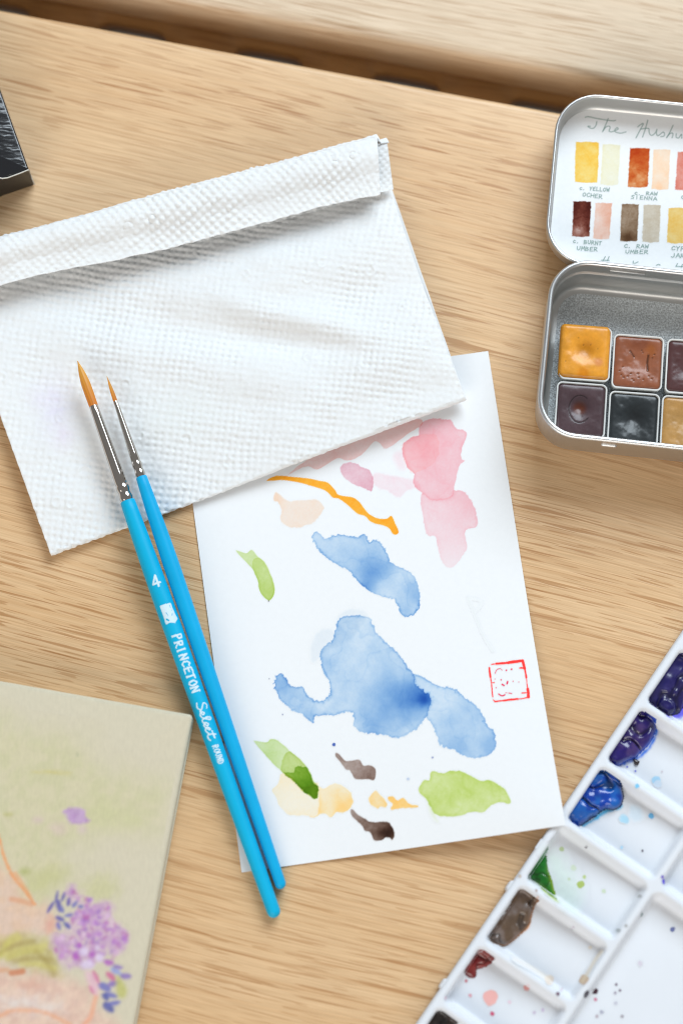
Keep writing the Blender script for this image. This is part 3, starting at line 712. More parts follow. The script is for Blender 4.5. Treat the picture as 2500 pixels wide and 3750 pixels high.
V, Q = sweep(TW, TH, 12.5, body_prof, cap_start=True); rounded('body', V, Q, M['tin'], tin, OT, angT, angle=55)
V, Q = sweep(TW, TH, 12.5, [(4.8, 0.78), (20, 0.78)], cap_end=True); rounded('floor', V, Q, M['tin_floor'], tin, OT, angT)
tor = [(0.8 + 0.8 * math.cos(a), TZ - 0.8 + 0.8 * math.sin(a)) for a in np.linspace(0, 2 * math.pi, 13)[:-1]]
V, Q = sweep(TW, TH, 12.5, tor, closed=True); rounded('rim', V, Q, M['tin_rim'], tin, OT, angT, angle=80)
def small_box(name, cx, cy, cz, sx, sy, sz, mat, parent, O, ang):
    V = np.array([(x, y, z) for x in (-1, 1) for y in (-1, 1) for z in (-1, 1)], float) * 0.5 * np.array([sx, sy, sz]) + np.array([cx, cy, cz])
    Qb = [(0, 1, 3, 2), (4, 6, 7, 5), (0, 4, 5, 1), (2, 3, 7, 6), (0, 2, 6, 4), (1, 5, 7, 3)]
    o = obj(name, place(V, O, ang), Qb, mat, parent, None, False)
    b = o.modifiers.new('bevel', 'BEVEL'); b.width = min(sx, sy, sz) * 0.3 * MM; b.segments = 2
    return o
sl = at(2297, 985, 18.6)[:2] - tin_c
small_box('hinge_slot_strip', sl @ exT, TH / 2 - 1.55, 18.5, 11.0, 0.5, 0.8, M['tin_rim'], tin, OT, angT)  # solid metal strip added to show the light line of the hinge slot
V, Q = sweep(5.0, 1.6, 0.75, [(0, 0), (0.1, 0.35), (0.35, 0.55), (0.6, 0.6)], cap_end=True)
Vd = np.c_[V[:, 0], -V[:, 2], V[:, 1]]
lt = at(2228, 1632, 16)[:2] - tin_c
rounded('latch_dimple', Vd + np.array([lt @ exT, -TH / 2 + 0.47, 15.6]), Q, M['tin_rim'], tin, OT, angT)

# lid, laid back on its hinge with the inside up
LW, LD, LZ = 97.0, 9.5, 16.5
angL = math.radians(-6.0)
exL, eyL = np.array([math.cos(angL), math.sin(angL)]), np.array([-math.sin(angL), math.cos(angL)])
ltop, lleft = at(2300, 355, LZ)[:2], at(2015, 640, LZ)[:2]
LH = ltop @ eyL - (exT * (leftu + TW / 2) + eyT * topv) @ eyL - 0.25        # its hinge side meets the back of the tin
lid_c = exL * (lleft @ exL + LW / 2) + eyL * (ltop @ eyL - LH / 2)
OL = (*lid_c, LZ - LD)
lid_prof = [(9, 0), (3.6, 0), (1.9, 0.5), (0.8, 1.4), (0.4, 2.8), (0.35, LD - 0.7), (1.0, LD - 0.9), (1.1, 3.2), (1.4, 1.8), (2.2, 0.8), (3.7, 0.4), (20, 0.4)]
V, Q = sweep(LW, LH, 13.5, lid_prof, cap_start=True, cap_end=True)
lid = rounded('lid', V, Q, M['tin'], tin, OL, angL, angle=55)
tor = [(0.55 + 0.55 * math.cos(a), LD - 0.55 + 0.55 * math.sin(a)) for a in np.linspace(0, 2 * math.pi, 11)[:-1]]
V, Q = sweep(LW, LH, 13.5, tor, closed=True)
lr = rounded('lid_rim', V, Q, M['tin_rim'], None, OL, angL, angle=80)
lr.parent = lid; lr.location = tin.location * -1

# swatch card in the lid
SZ = OL[2] + 0.9
sc_p = at(2145, 393, SZ)[:2]; sc_l = at(2018, 640, SZ)[:2]
sw_tl = exL * (sc_l @ exL) + eyL * (sc_p @ eyL)
SWW, SWH = 92.0, 53.0
swS = Surface(sw_tl, angL, SZ)                                  # u to the right, v upward from the top-left corner
swatch = thing('swatch_card', (*(sw_tl + exL * SWW / 2 - eyL * SWH / 2), SZ - 0.3), 'handwritten white colour swatch card lying in the open tin lid', 'card')
SWB = np.array([0.82, 0.835, 0.85])
V, Q = sweep(SWW, SWH, 11.5, [(0, 0.0), (0, 0.3), (6, 0.3), (20, 0.3)], cap_end=True)
rounded('sheet', V, Q, M['swatch_paper'], swatch, (*(sw_tl + exL * SWW / 2 - eyL * SWH / 2), SZ - 0.3), angL, np.broadcast_to(SWB, (len(V), 3)), angle=50)
sv = Canvas(swS, SWB, (246, 250, 255), M['swatch_paper'], swatch, lambda U, V: ((U > 0.3) & (U < SWW - .3) & (V < -0.3) & (V > -SWH + .3)).astype(float))
K_ = lambda p: C(1900, 300, 2.6133, p)
def sq(x0, y0, x1, y1, dx=0, ins=0):        # a brush-drawn block, leaning by dx
    return [(x0 + dx, y0), ((x0 + x1) / 2 + dx, y0 - 3), (x1 + dx, y0 + 4), (x1 + dx * .5 + ins, (y0 + y1) / 2), (x1, y1), ((x0 + x1) / 2, y1 + 6), (x0, y1 - 4), (x0 + dx * .5 - ins, (y0 + y1) / 2)]
def swat(name, pts, c, lab, **k):
    kw = dict(dens=0.95, edge=0.2, cloud=0.4, cs=3.0, rough=0.2, rs=0.9, smooth=1, soft=0.12); kw.update(k)
    sv.add(name, [sv.wash(K_(pts), c, **kw)], cell=0.2, label=lab)
ex = lambda L: spA(K_, L)
swat('paint_swatch', sq(530, 575, 745, 960, 15, 4), (248, 205, 95), 'ochre yellow swatch', seed=1, spots=ex([(640, 900, 3, -0.35), (640, 600, 2, -0.2)]))
swat('paint_swatch', sq(775, 600, 945, 985, 22), (240, 238, 214), 'very pale yellow swatch', seed=2)
swat('paint_swatch', sq(1040, 635, 1225, 1005, 20, 3), (205, 104, 48), 'burnt orange swatch', seed=3, spots=ex([(1130, 660, 5, 0.4), (1130, 960, 4, -0.25)]), cloud=0.5)
swat('paint_swatch', sq(1265, 648, 1425, 1025, 18), (250, 224, 200), 'pale peach swatch', seed=4, spots=ex([(1340, 1015, 1.5, 0.5)]))
swat('paint_swatch', sq(1490, 672, 1690, 1035, 25), (222, 140, 126), 'dusty red swatch', seed=5)
swat('paint_swatch', sq(505, 1145, 670, 1478, 14), (120, 62, 50), 'dark brown swatch', seed=6, spots=ex([(620, 1200, 6, 0.5), (570, 1440, 2.5, -0.45)]), cloud=0.5)
swat('paint_swatch', sq(705, 1160, 860, 1500, 26), (238, 198, 182), 'light salmon swatch', seed=7, spots=ex([(840, 1300, 4, 0.4), (720, 1300, 4, -0.5)]))
swat('paint_swatch', sq(965, 1170, 1125, 1520, 16, 3), (150, 126, 104), 'grey brown swatch', seed=8, spots=ex([(1040, 1490, 2.5, 0.9)]))
swat('paint_swatch', sq(1175, 1178, 1335, 1530, 16), (208, 198, 182), 'light grey brown swatch', seed=9, spots=ex([(1250, 1510, 2, 0.4)]))
swat('paint_swatch', sq(1412, 1208, 1600, 1540, 15), (236, 200, 118), 'warm yellow swatch', seed=10)
INK = (88, 128, 118)
ink = []
for p in ([(630, 340), (660, 333), (740, 350), (880, 372), (920, 368)], [(740, 380), (735, 410), (715, 440), (690, 445), (665, 435), (655, 425), (680, 425)],
          [(850, 350), (830, 400), (795, 478)], [(800, 470), (830, 430), (860, 425), (868, 440), (858, 470), (880, 478), (920, 465), (945, 450), (935, 438), (915, 455), (915, 475), (940, 487), (980, 490), (1020, 478)],
          [(1132, 432), (1158, 410), (1186, 400), (1152, 465), (1115, 537)], [(1228, 366), (1208, 440), (1178, 528)], [(1160, 452), (1235, 445), (1240, 480), (1250, 505), (1275, 510), (1305, 480), (1315, 455), (1310, 490), (1320, 515), (1335, 510), (1375, 480), (1388, 500), (1380, 520), (1350, 525)],
          [(1470, 415), (1440, 480), (1408, 535)], [(1410, 530), (1440, 495), (1465, 490), (1468, 510), (1460, 535)], [(1500, 495), (1500, 530), (1525, 535), (1550, 500), (1552, 540)]):
    ink.append(sv.stroke(K_(p), INK, 0.27, 0.85, soft=0.12))
sv.add('ink_lettering', ink, cell=0.13, label='handwritten title on the swatch card')
def write(txt, x0, x1, yb0, yb1, h, c=INK, w=0.26):
    L_ = []; n_ = len(txt); adv = (x1 - x0) / n_
    rs = np.random.RandomState(len(txt) + int(x0))
    for i, ch in enumerate(txt):
        if ch == ' ': continue
        xb = x0 + adv * i; yb = yb0 + (yb1 - yb0) * i / max(1, n_ - 1) + rs.uniform(-2, 2); hh = h * rs.uniform(.9, 1.08)
        for st in GL[ch]:
            L_.append(sv.stroke(K_([(xb + p[0] * adv * 0.92 + 3 * p[1], yb - p[1] * hh) for p in st]), c, w, 0.85, soft=0.11, smooth=0))
    return L_
for txt, x0, x1, y0, y1, h in (('c. YELLOW', 575, 865, 1032, 1050, 34), ('OCHER', 605, 800, 1095, 1115, 36), ('c. RAW', 1100, 1325, 1078, 1085, 32), ('SIENNA', 1068, 1322, 1118, 1132, 34),
                               ('c. BURNT', 512, 795, 1540, 1562, 36), ('UMBER', 550, 755, 1608, 1620, 38), ('C. RAW', 1003, 1240, 1585, 1592, 34), ('UMBER', 1015, 1240, 1640, 1646, 34),
                               ('CYP', 1455, 1590, 1608, 1614, 38), ('JAR', 1450, 1590, 1678, 1684, 36), ('C', 1548, 1590, 1118, 1118, 30)):
    sv.add('ink_lettering', write(txt, x0, x1, y0, y1, h), cell=0.13)
tops = [sv.stroke(K_(p), INK, 0.27, 0.85, soft=0.12, smooth=0) for p in ([(822, 1672), (800, 1712)], [(858, 1672), (842, 1712)], [(785, 1706), (858, 1708)], [(1090, 1715), (1088, 1735), (1110, 1735), (1135, 1722)], [(1310, 1755), (1330, 1746), (1345, 1750)], [(1512, 1738), (1500, 1765)], [(1495, 1764), (1565, 1768)], [(1560, 1745), (1548, 1775)])]
sv.add('ink_lettering', tops, cell=0.13, label='line of letters half hidden by the tin rim')
sv.build(off0=0.012, step=0.0022)

# paint pans
def pan(cx, cy, rot, label, c1, c2, pit, spots, seed, over=0.0, L=17.7, Wd=16.0, tone=0.35, zt=10.4, dome=0.0, cracks=()):
    c = at(cx, cy, zt); a = math.radians(rot)
    t = thing('paint_pan', (c[0], c[1], 0.8), label, 'paint pan', 'half pans of paint in the tin')
    O = (c[0], c[1], 0.8)
    zr = zt - 0.8
    V, Q = sweep(Wd, L, 1.9, [(3, 0), (1.1, 0), (0.75, 0.4), (0.05, zr - 0.25), (0.12, zr), (0.5, zr), (0.62, zr - 0.25), (1.0, zr - 4)], cap_start=True, seg=6)
    rounded('pan', V, Q, M['pan'], t, O, a, angle=50)
    w, l = Wd - 1.0 + over, L - 1.0 + over
    n_ = 60
    X, Y = np.meshgrid(np.linspace(-w / 2, w / 2, n_), np.linspace(-l / 2, l / 2, n_))
    rc = 1.7                                            # round the corners of the square grid
    cx_, cy_ = np.sign(X) * (w / 2 - rc), np.sign(Y) * (l / 2 - rc)
    inc = (np.abs(X) > w / 2 - rc) & (np.abs(Y) > l / 2 - rc)
    dx, dy = X - cx_, Y - cy_; m1 = np.maximum(np.abs(dx), np.abs(dy)); q = np.where(m1 > 1e-6, m1 / np.maximum(np.hypot(dx, dy), 1e-6), 1)
    X = np.where(inc, cx_ + dx * q, X).ravel(); Y = np.where(inc, cy_ + dy * q, Y).ravel()
    V = np.c_[X, Y, 0 * X]; Q = [tuple(f) for f in grid_quads(n_, n_).reshape(-1, 4)]
    d = np.where(inc.ravel(), rc - np.hypot(dx * q, dy * q).ravel(), np.minimum(w / 2 - np.abs(X), l / 2 - np.abs(Y)))
    z = zr + (0.55 if over else -0.05) + dome - 1.1 * np.exp(-np.maximum(d, 0) / 0.5) * (1.6 if over else 0.8)
    px, py, pr, pd = pit
    r2 = ((X - px) ** 2 + (Y - py) ** 2)
    z = z - pd * np.exp(-r2 / pr ** 2) + tone * (fbm(X / 3 + 5, Y / 3 + 5, seed, 3) - 0.5) * np.clip(d / 2, 0, 1)
    V[:, 2] = z
    k = np.broadcast_to(lin(c1), (len(V), 3)).copy()
    k = k * (1 + 0.3 * (fbm(X / 2.5 + 9, Y / 2.5 + 9, seed + 2, 3) - 0.5))[:, None]
    for sx, sy, sr, cc in spots:
        f = np.exp(-(((X - sx) ** 2 + (Y - sy) ** 2) / sr ** 2) ** 2)[:, None]; k = k * (1 - f) + lin(cc) * f
    f = np.exp(-(r2 / (pr * 0.8) ** 2) ** 2)[:, None] * 0.8; k = k * (1 - f) + lin(c2) * f
    for ln, wd_, dp in cracks:                          # cracks and bubble pits sink into the paint
        f = np.exp(-(seg_dist(X, Y, ln, False) / wd_) ** 2); z = z - dp * f; V[:, 2] = z; k = k * (1 - 0.75 * f[:, None])
    pm = rounded('paint', V, Q, M['pan_paint'], t, (c[0] + (-0.35 if over else 0), c[1] + (0.45 if over else 0), 0.8), a, k, angle=85)
    pm.modifiers.remove(pm.modifiers[0])
    return t, O, a, z
pan(2143, 1293, -4.5, 'pan of glossy ochre yellow paint overflowing its edge', (222, 150, 48), (186, 118, 16), (0.4, 0.6, 3.4, 1.5), [(0, -7.2, 2.0, (216, 132, 20)), (4.5, -3.2, 1.4, (214, 140, 80))], 3, over=0.9, dome=0.25, cracks=[([(a_, b_), (a_ + 0.05, b_)], 0.17, 0.2) for a_, b_ in ((-2.2, 4.2), (4, 1.2), (-5.8, -3.6), (1.8, 2.4), (-0.5, 2.2))])
pan(2334, 1326, -4.5, 'pan of reddish brown paint with a dark crack', (142, 84, 58), (150, 92, 66), (0.8, 0.2, 5.2, 0.9), [(3.5, 4.0, 2.2, (150, 84, 40)), (0, 6.8, 3.0, (126, 70, 46))], 7, tone=0.45,
    cracks=[([(3.2, 2.6), (3.0, 0.0), (3.3, -2.4)], 0.28, 0.5), ([(-2.6, 3.6), (-1.2, 1.8)], 0.22, 0.3)] + [([(a_, b_), (a_ + 0.1, b_)], 0.2, 0.25) for a_, b_ in ((-5, -4.5), (-4.2, -5.2), (-3, -4.8), (-1.5, -5.6), (0.5, -4.9), (2, -5.4), (-5.6, -3.2), (-2, -3.8), (4.6, -5), (1, 4), (1.4, 3.4), (-1, -6), (3.6, -4.2), (-4.6, -1.8), (5, 3), (4.4, 1.8), (0.2, -3.6))])
pan(2529, 1344, -4.5, 'pan of plum paint cut by the right edge, upper row', (82, 52, 52), (78, 50, 52), (0, 0, 4.0, 0.8), [], 11, tone=0.5)
pan(2125, 1501, -4.5, 'pan of dark plum paint with an amber hollow', (78, 58, 62), (96, 42, 14), (-0.3, 0.7, 2.6, 1.5), [], 13, tone=0.25, cracks=[([(-0.3 + 3.4 * math.cos(t_), 0.3 + 4.4 * math.sin(t_)) for t_ in np.linspace(0.9, 5.6, 16)], 0.16, 0.12)])
pan(2318, 1536, -4.5, 'pan of black paint with a pale glint', (46, 50, 52), (40, 42, 44), (0.2, 0.4, 3.4, 1.6), [], 17, tone=0.4)
pan(2511, 1552, -4.5, 'pan of tan paint cut by the right edge, lower row', (186, 140, 80), (190, 146, 88), (0.5, 0, 4.2, 0.8), [], 19, tone=0.5)
# ------------------------------------------------------------------ mixing palette
PZ = 8.0
q0, q1 = at(2500, 2310, PZ), at(1525, 3750, PZ)
e1 = (q1 - q0)[:2] / np.linalg.norm((q1 - q0)[:2])
angP = math.atan2(e1[1], e1[0])                                 # u runs down the long edge, v to the inside (left of u)
O_p = q0[:2]
def loc_uv(x, y, z=PZ):
    p = at(x, y, z)[:2] - O_p
    return p @ e1, p @ np.array([-e1[1], e1[0]])
divs = [loc_uv(*p)[0] for p in ((2347, 2573), (2194, 2789), (2057, 3025), (1908, 3224), (1774, 3455), (1596, 3664))]
pitch = (divs[-1] - divs[0]) / 5
divs = [divs[0] + pitch * k for k in range(-3, 9)]
rim, dw = 2.3, 1.9
LONG = loc_uv(2393, 3243)[1]
def rbox(u, v, u0, u1, v0, v1, r):
    qx = np.abs(u - (u0 + u1) / 2) - ((u1 - u0) / 2 - r); qy = np.abs(v - (v0 + v1) / 2) - ((v1 - v0) / 2 - r)
    return -(np.sqrt(np.maximum(qx, 0) ** 2 + np.maximum(qy, 0) ** 2) + np.minimum(np.maximum(qx, qy), 0) - r)
PU0, PU1, PV1 = divs[0] - 20, divs[-1] + 20, 104.0
def pal_z(u, v):
    u = np.asarray(u, float); v = np.asarray(v, float)
    z = np.full(np.broadcast(u, v).shape, PZ)
    for k in range(len(divs) - 1):
        d = rbox(u, v, divs[k] + dw / 2, divs[k + 1] - dw / 2, rim, LONG - dw / 2, 2.2)
        dep = 5.6 - 1.6 * sstep(6, LONG - 4, v)
        z = z - dep * sstep(-0.3, 1.9, d)
    big = [divs[2 + 3] - 2 * pitch * 1.0 + 0, divs[5], divs[5] + 2.6 * pitch, divs[5] + 5.2 * pitch]
    for a, b in ((divs[5] - 2.6 * pitch, divs[5]), (divs[5], divs[5] + 2.6 * pitch), (divs[5] + 2.6 * pitch, divs[5] + 5.2 * pitch)):
        d = rbox(u, v, a + dw / 2, b - dw / 2, LONG + dw / 2, PV1 - 3, 3.0)
        z = z - 5.4 * sstep(-0.3, 2.1, d)
    # the outer lip is rounded off
    z = z - 0.7 * np.clip(1 - v / 1.1, 0, 1) ** 2
    return z
palS = Surface(O_p, angP, pal_z)
palette = thing('mixing_palette', (*(O_p + e1 * 80 + np.array([-e1[1], e1[0]]) * 40), 0), 'white plastic mixing palette with rows of wells and dried paint', 'palette')
U, V = np.meshgrid(np.arange(PU0, PU1, 0.55), np.arange(0, PV1, 0.55))
P = palS.xyz(U, V); H, W = U.shape; n = H * W
PLAST = np.array([0.73, 0.76, 0.81])
bot = P.copy(); bot[..., 2] = 0.0
skirt_in = palS.xyz(U, V); skirt_in[..., 2] = 0.0
Q = grid_quads(H, W).reshape(-1, 4)
ring = np.concatenate([np.arange(W), np.arange(1, H) * W + W - 1, (H - 1) * W + np.arange(W - 2, -1, -1), np.arange(H - 2, 0, -1) * W])
edgeV = P.reshape(-1, 3)[ring].copy(); e_low = edgeV.copy(); e_low[:, 2] = 0.15
m_ = len(ring); i_ = np.arange(m_)
Q2 = np.stack([ring, n + i_, n + np.roll(i_, -1), np.roll(ring, -1)], -1)
allV = np.concatenate([P.reshape(-1, 3), e_low])
obj('tray', allV, np.concatenate([Q, Q2]), M['plastic'], palette, np.broadcast_to(PLAST, (len(allV), 3)))
for px, py in ((1868, 3246), (1620, 3602)):                      # little hinge knobs on the long edge
    u, v = loc_uv(px, py, 5)
    V_, Q_ = sweep(3.6, 1.9, 0.9, [(0.0, 0.6), (0.0, 6.6), (0.25, 7.1), (0.6, 7.3)], cap_end=True, seg=5)
    ctr = O_p + e1 * u + np.array([-e1[1], e1[0]]) * (0.15)
    rounded('hinge_knob', V_, Q_, M['plastic'], palette, (ctr[0], ctr[1], 0), angP, np.broadcast_to(PLAST, (len(V_), 3)))

def blob(px, thick, cA, cB, label, seed, lump=1.0, ls=3.2, fringe=None, fcol=None):
    pts = smooth_poly(palS.uvs(px), 4)
    (u0, v0), (u1, v1) = pts.min(0) - 1, pts.max(0) + 1
    U, V = np.meshgrid(np.arange(u0, u1, 0.28), np.arange(v0, v1, 0.28))
    d = sdf(U, V, pts) + 0.45 * (fbm(U / 1.4, V / 1.4, seed) - 0.5)
    body = np.sqrt(np.clip(1 - (1 - np.clip(d / 2.2, 0, 1)) ** 2, 0, 1))
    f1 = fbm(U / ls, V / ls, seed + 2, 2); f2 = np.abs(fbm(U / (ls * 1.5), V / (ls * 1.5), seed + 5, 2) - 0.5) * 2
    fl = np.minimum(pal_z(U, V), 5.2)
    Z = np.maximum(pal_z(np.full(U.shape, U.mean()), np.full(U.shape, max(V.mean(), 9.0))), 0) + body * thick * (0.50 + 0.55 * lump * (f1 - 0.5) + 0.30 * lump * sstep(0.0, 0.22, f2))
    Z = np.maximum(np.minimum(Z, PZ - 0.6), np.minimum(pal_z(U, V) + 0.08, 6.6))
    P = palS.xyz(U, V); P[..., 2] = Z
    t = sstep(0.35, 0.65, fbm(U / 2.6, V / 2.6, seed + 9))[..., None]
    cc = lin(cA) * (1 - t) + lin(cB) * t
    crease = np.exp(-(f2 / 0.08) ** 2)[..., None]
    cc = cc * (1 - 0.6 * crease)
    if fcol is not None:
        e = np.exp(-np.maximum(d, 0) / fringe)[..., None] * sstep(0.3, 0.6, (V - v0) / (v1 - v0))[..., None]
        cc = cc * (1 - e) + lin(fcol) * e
    keep = d > 0; k4 = keep[:-1, :-1] | keep[1:, :-1] | keep[:-1, 1:] | keep[1:, 1:]
    Pq, Qq, c_ = compact(P.reshape(-1, 3), grid_quads(*U.shape)[k4], cc.reshape(-1, 3))
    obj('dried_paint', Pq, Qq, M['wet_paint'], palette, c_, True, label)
G1 = lambda p: C(2080, 2250, 3.619, p)
G2 = lambda p: C(1850, 2200, 2.412, p)
G3 = lambda p: C(1500, 2950, 1.568, p)
# stains first: washes of thinned colour on the plastic
pv = Canvas(palS, PLAST, (236, 240, 250), M['plastic'], palette)
pv.add('paint_stain', [pv.cover(G1([(1290, 1330), (1400, 1300), (1520, 1130), (1620, 1050), (1640, 1200), (1520, 1340), (1420, 1380), (1340, 1370)]), (96, 84, 236), 0.9, soft=0.6, rough=0.8, seed=61)], cell=0.3, label='violet blue fringe of paint')
pv.add('paint_stain', [pv.cover(G1([(620, 2010), (760, 1960), (880, 1910), (1000, 1810), (1110, 1660), (1165, 1500), (1172, 1600), (1120, 1720), (1000, 1860), (900, 1930), (760, 1985), (680, 2015)]), (30, 110, 215), 0.95, soft=0.45, rough=0.6, seed=62)], cell=0.3, label='bright blue fringe of paint')
pv.add('paint_stain', [pv.cover(G2([(640, 1995), (720, 1955), (810, 1890), (890, 1835), (980, 1835), (1030, 1790), (1020, 1840), (940, 1850), (860, 1890), (760, 1960), (690, 1990)]), (40, 170, 220), 0.9, soft=0.5, rough=0.6, seed=63),
                       pv.cover(G2([(1010, 1940), (1030, 1905), (1070, 1915), (1090, 1950), (1060, 1965), (1020, 1955)]), (150, 210, 236), 0.7, soft=0.4, rough=0.4, seed=64),
                       pv.cover(G2([(1100, 1800), (1190, 1840), (1210, 1910), (1150, 1950), (1090, 1900)]), (200, 224, 240), 0.5, soft=0.9, rough=0.6, seed=65)], cell=0.3, label='turquoise fringe and pale blue spots')
pv.add('paint_stain', [pv.cover(G3([(780, 250), (840, 260), (900, 330), (960, 420), (990, 520), (940, 600), (870, 560), (830, 470), (800, 390)]), (208, 226, 218), 0.6, soft=3.0, rough=1.5, seed=66)], cell=0.5, label='pale green stain')
pv.add('paint_stain', [pv.cover(G3([(750, 470), (800, 480), (860, 545), (840, 550), (780, 505)]), (176, 196, 40), 0.9, soft=0.5, seed=67)], cell=0.3, label='yellow green smear')
pv.add('paint_stain', [pv.cover(G3([(735, 525), (700, 620), (685, 695), (640, 735), (560, 798), (600, 740), (660, 650), (690, 590)]), (214, 134, 30), 0.95, soft=0.4, seed=68)], cell=0.3, label='amber fringe beside the brown paint')
dots = []
for x, y, r, c, a, q in ((978, 453, 1.1, (170, 190, 96), .95, 1), (1001, 410, .55, (184, 204, 130), .9, 1), (870, 250, .7, (176, 196, 130), .8, 1), (938, 358, .8, (206, 220, 196), .8, 1), (1112, 492, .7, (196, 212, 180), .8, 1), (912, 424, .45, (196, 212, 176), .8, 1),
                         (1009, 240, .4, (70, 60, 70), .9, 1), (1334, 260, .35, (70, 60, 80), .9, 1), (1315, 520, .6, (170, 170, 170), .8, 1), (464, 1102, 2.3, (236, 176, 170), .95, 1), (671, 1047, .9, (230, 160, 156), .95, 1), (472, 1195, .6, (206, 70, 110), .95, 1), (346, 1090, .5, (220, 150, 160), .9, 1),
                         (323, 1006, .45, (196, 96, 110), .9, 1), (572, 1130, .5, (230, 200, 215), .8, 1), (762, 1175, .5, (200, 180, 214), .8, 1), (713, 1188, .5, (196, 180, 206), .8, 1), (1060, 1065, .9, (70, 44, 56), 1, 1), (1012, 1087, 1.3, (74, 70, 78), 1, .7), (1064, 1113, .5, (200, 110, 140), .9, 1),
                         (848, 1080, .6, (110, 80, 100), .95, 1), (868, 1056, .5, (190, 160, 170), .8, 1), (1183, 1028, .4, (110, 90, 110), .9, 1), (1205, 1062, .4, (110, 90, 110), .9, 1), (1178, 1077, .4, (150, 140, 160), .9, 1), (1100, 1185, .6, (160, 160, 180), .8, 1), (1072, 1210, .45, (170, 150, 160), .8, 1), (1216, 1210, .5, (150, 140, 150), .8, 1), (1180, 1135, .6, (190, 190, 205), .8, 1),
                         (1507, 711, .8, (96, 106, 160), .95, 1), (1240, 690, .5, (150, 150, 150), .8, 1), (1195, 717, .6, (160, 165, 165), .8, 1), (1330, 628, .6, (120, 140, 140), .8, 1), (934, 703, .5, (190, 180, 196), .9, 1), (995, 1000, 1.3, (200, 170, 140), .9, 1), (800, 1000, 1.5, (226, 206, 184), .7, 1), (1035, 815, .6, (222, 212, 196), .8, 1), (1456, 437, .7, (80, 60, 220), .95, 1), (1448, 410, .5, (110, 90, 190), .9, 1), (1384, 62, .9, (80, 170, 220), .9, 1), (1225, 75, 1.3, (170, 214, 236), .6, 1), (1215, 240, .5, (170, 215, 240), .9, 1), (1320, 908, .7, (205, 195, 210), .7, 1), (725, 488, .4, (170, 150, 140), .8, 1), (630, 405, .5, (190, 170, 150), .8, 1), (205, 1105, .5, (226, 190, 205), .8, 1)):
    x_, y_ = G3([(x, y)])[0]; dots.append(pv.dot(x_, y_, r, c, a, q))
for x, y, r, c, a in ((1330, 1585, 1.2, (150, 205, 236), .8), (1345, 1620, 1.1, (205, 218, 232), .9), (1158, 1635, .7, (110, 195, 236), .9), (1145, 1505, .3, (60, 70, 200), .9), (1072, 1468, .3, (70, 80, 200), .9), (1380, 1508, .3, (200, 190, 200), .8)):
    x_, y_ = G2([(x, y)])[0]; dots.append(pv.dot(x_, y_, r, c, a))
for d_ in dots: pv.add('paint_spatter', [d_], cell=0.2)
tan_line = [pv.stroke(G3([(1100, 835), (1060, 890), (1020, 960), (990, 1010)]), (222, 206, 176), 0.9, 0.6, soft=0.4), pv.stroke(G3([(600, 880), (700, 935), (790, 990)]), (230, 220, 205), 1.4, 0.5, soft=0.6)]
pv.add('paint_stain', tan_line, cell=0.3, label='thin tan dribble')
pv.build(off0=0.02, step=0.0015)
blob(G1([(1400, 490), (1460, 470), (1540, 500), (1640, 560), (1660, 700), (1640, 900), (1560, 1100), (1520, 1200), (1480, 1290), (1400, 1320), (1300, 1330), (1200, 1260), (1100, 1200), (1000, 1120), (1000, 1080), (1100, 950), (1250, 715)]), 3.6, (18, 12, 82), (38, 32, 92), 'deep violet blue paint, topmost well', 71, 0.9, 4.2)
blob(G1([(920, 1240), (1000, 1255), (1100, 1320), (1150, 1400), (1155, 1520), (1110, 1640), (1050, 1740), (960, 1830), (880, 1900), (760, 1950), (640, 2005), (580, 1975), (485, 1895), (478, 1850), (590, 1680), (760, 1455)]), 3.2, (30, 14, 96), (66, 48, 104), 'dark indigo paint with glossy folds', 74, 1.0, 3.6, 0.5, (20, 80, 200))
blob(G2([(815, 1458), (880, 1490), (960, 1540), (1015, 1620), (1035, 1720), (1020, 1800), (970, 1840), (880, 1840), (800, 1895), (700, 1960), (640, 1990), (570, 1935), (522, 1880), (555, 1815), (675, 1632)]), 3.4, (4, 58, 158), (20, 92, 176), 'cobalt blue lump of paint', 77, 1.1, 4.0, 0.4, (10, 30, 80))
blob(G3([(790, 238), (780, 330), (800, 400), (820, 470), (845, 540), (780, 492), (720, 442), (660, 398), (685, 345), (735, 285)]), 1.6, (8, 98, 24), (16, 116, 30), 'bright green paint in a corner', 80, 0.4, 3.0, 0.5, (120, 150, 10))
blob(G3([(645, 452), (742, 520), (702, 610), (680, 690), (630, 740), (560, 795), (520, 802), (450, 762), (495, 690), (555, 600)]), 2.4, (98, 78, 62), (116, 100, 92), 'brown grey lump of paint', 83, 0.8, 3.0, 0.3, (150, 92, 24))
blob(G3([(425, 802), (482, 880), (440, 920), (380, 940), (372, 985), (330, 978), (318, 940), (365, 878)]), 1.6, (112, 26, 28), (132, 46, 42), 'dark red paint', 86, 0.7, 2.6)
blob(G3([(160, 1128), (272, 1208), (262, 1260), (170, 1330), (40, 1330), (85, 1222)]), 2.4, (36, 28, 26), (62, 48, 42), 'blackish brown paint at the bottom edge', 89, 0.7, 3.0)
fl = G1([(845, 1920), (868, 1926), (895, 1918), (918, 1938), (940, 1955), (928, 1978), (920, 2000), (895, 1995), (870, 1985), (866, 1955)])
fu = palS.uvs(fl); Pf = palS.xyz(fu[:, 0], fu[:, 1], 0.55); Pf[:, 2] += 0.15 * np.sin(np.arange(len(Pf)) * 2)
n_ = len(Pf); ctr = Pf.mean(0); Vf = np.vstack([Pf, Pf - [0, 0, .35], ctr, ctr - [0, 0, .3]])
Qf = [(i, (i + 1) % n_, 2 * n_) for i in range(n_)] + [((i + 1) % n_ + n_, i + n_, 2 * n_ + 1) for i in range(n_)] + [x for i in range(n_) for x in ((i, i + n_, (i + 1) % n_ + n_), (i, (i + 1) % n_ + n_, (i + 1) % n_))]
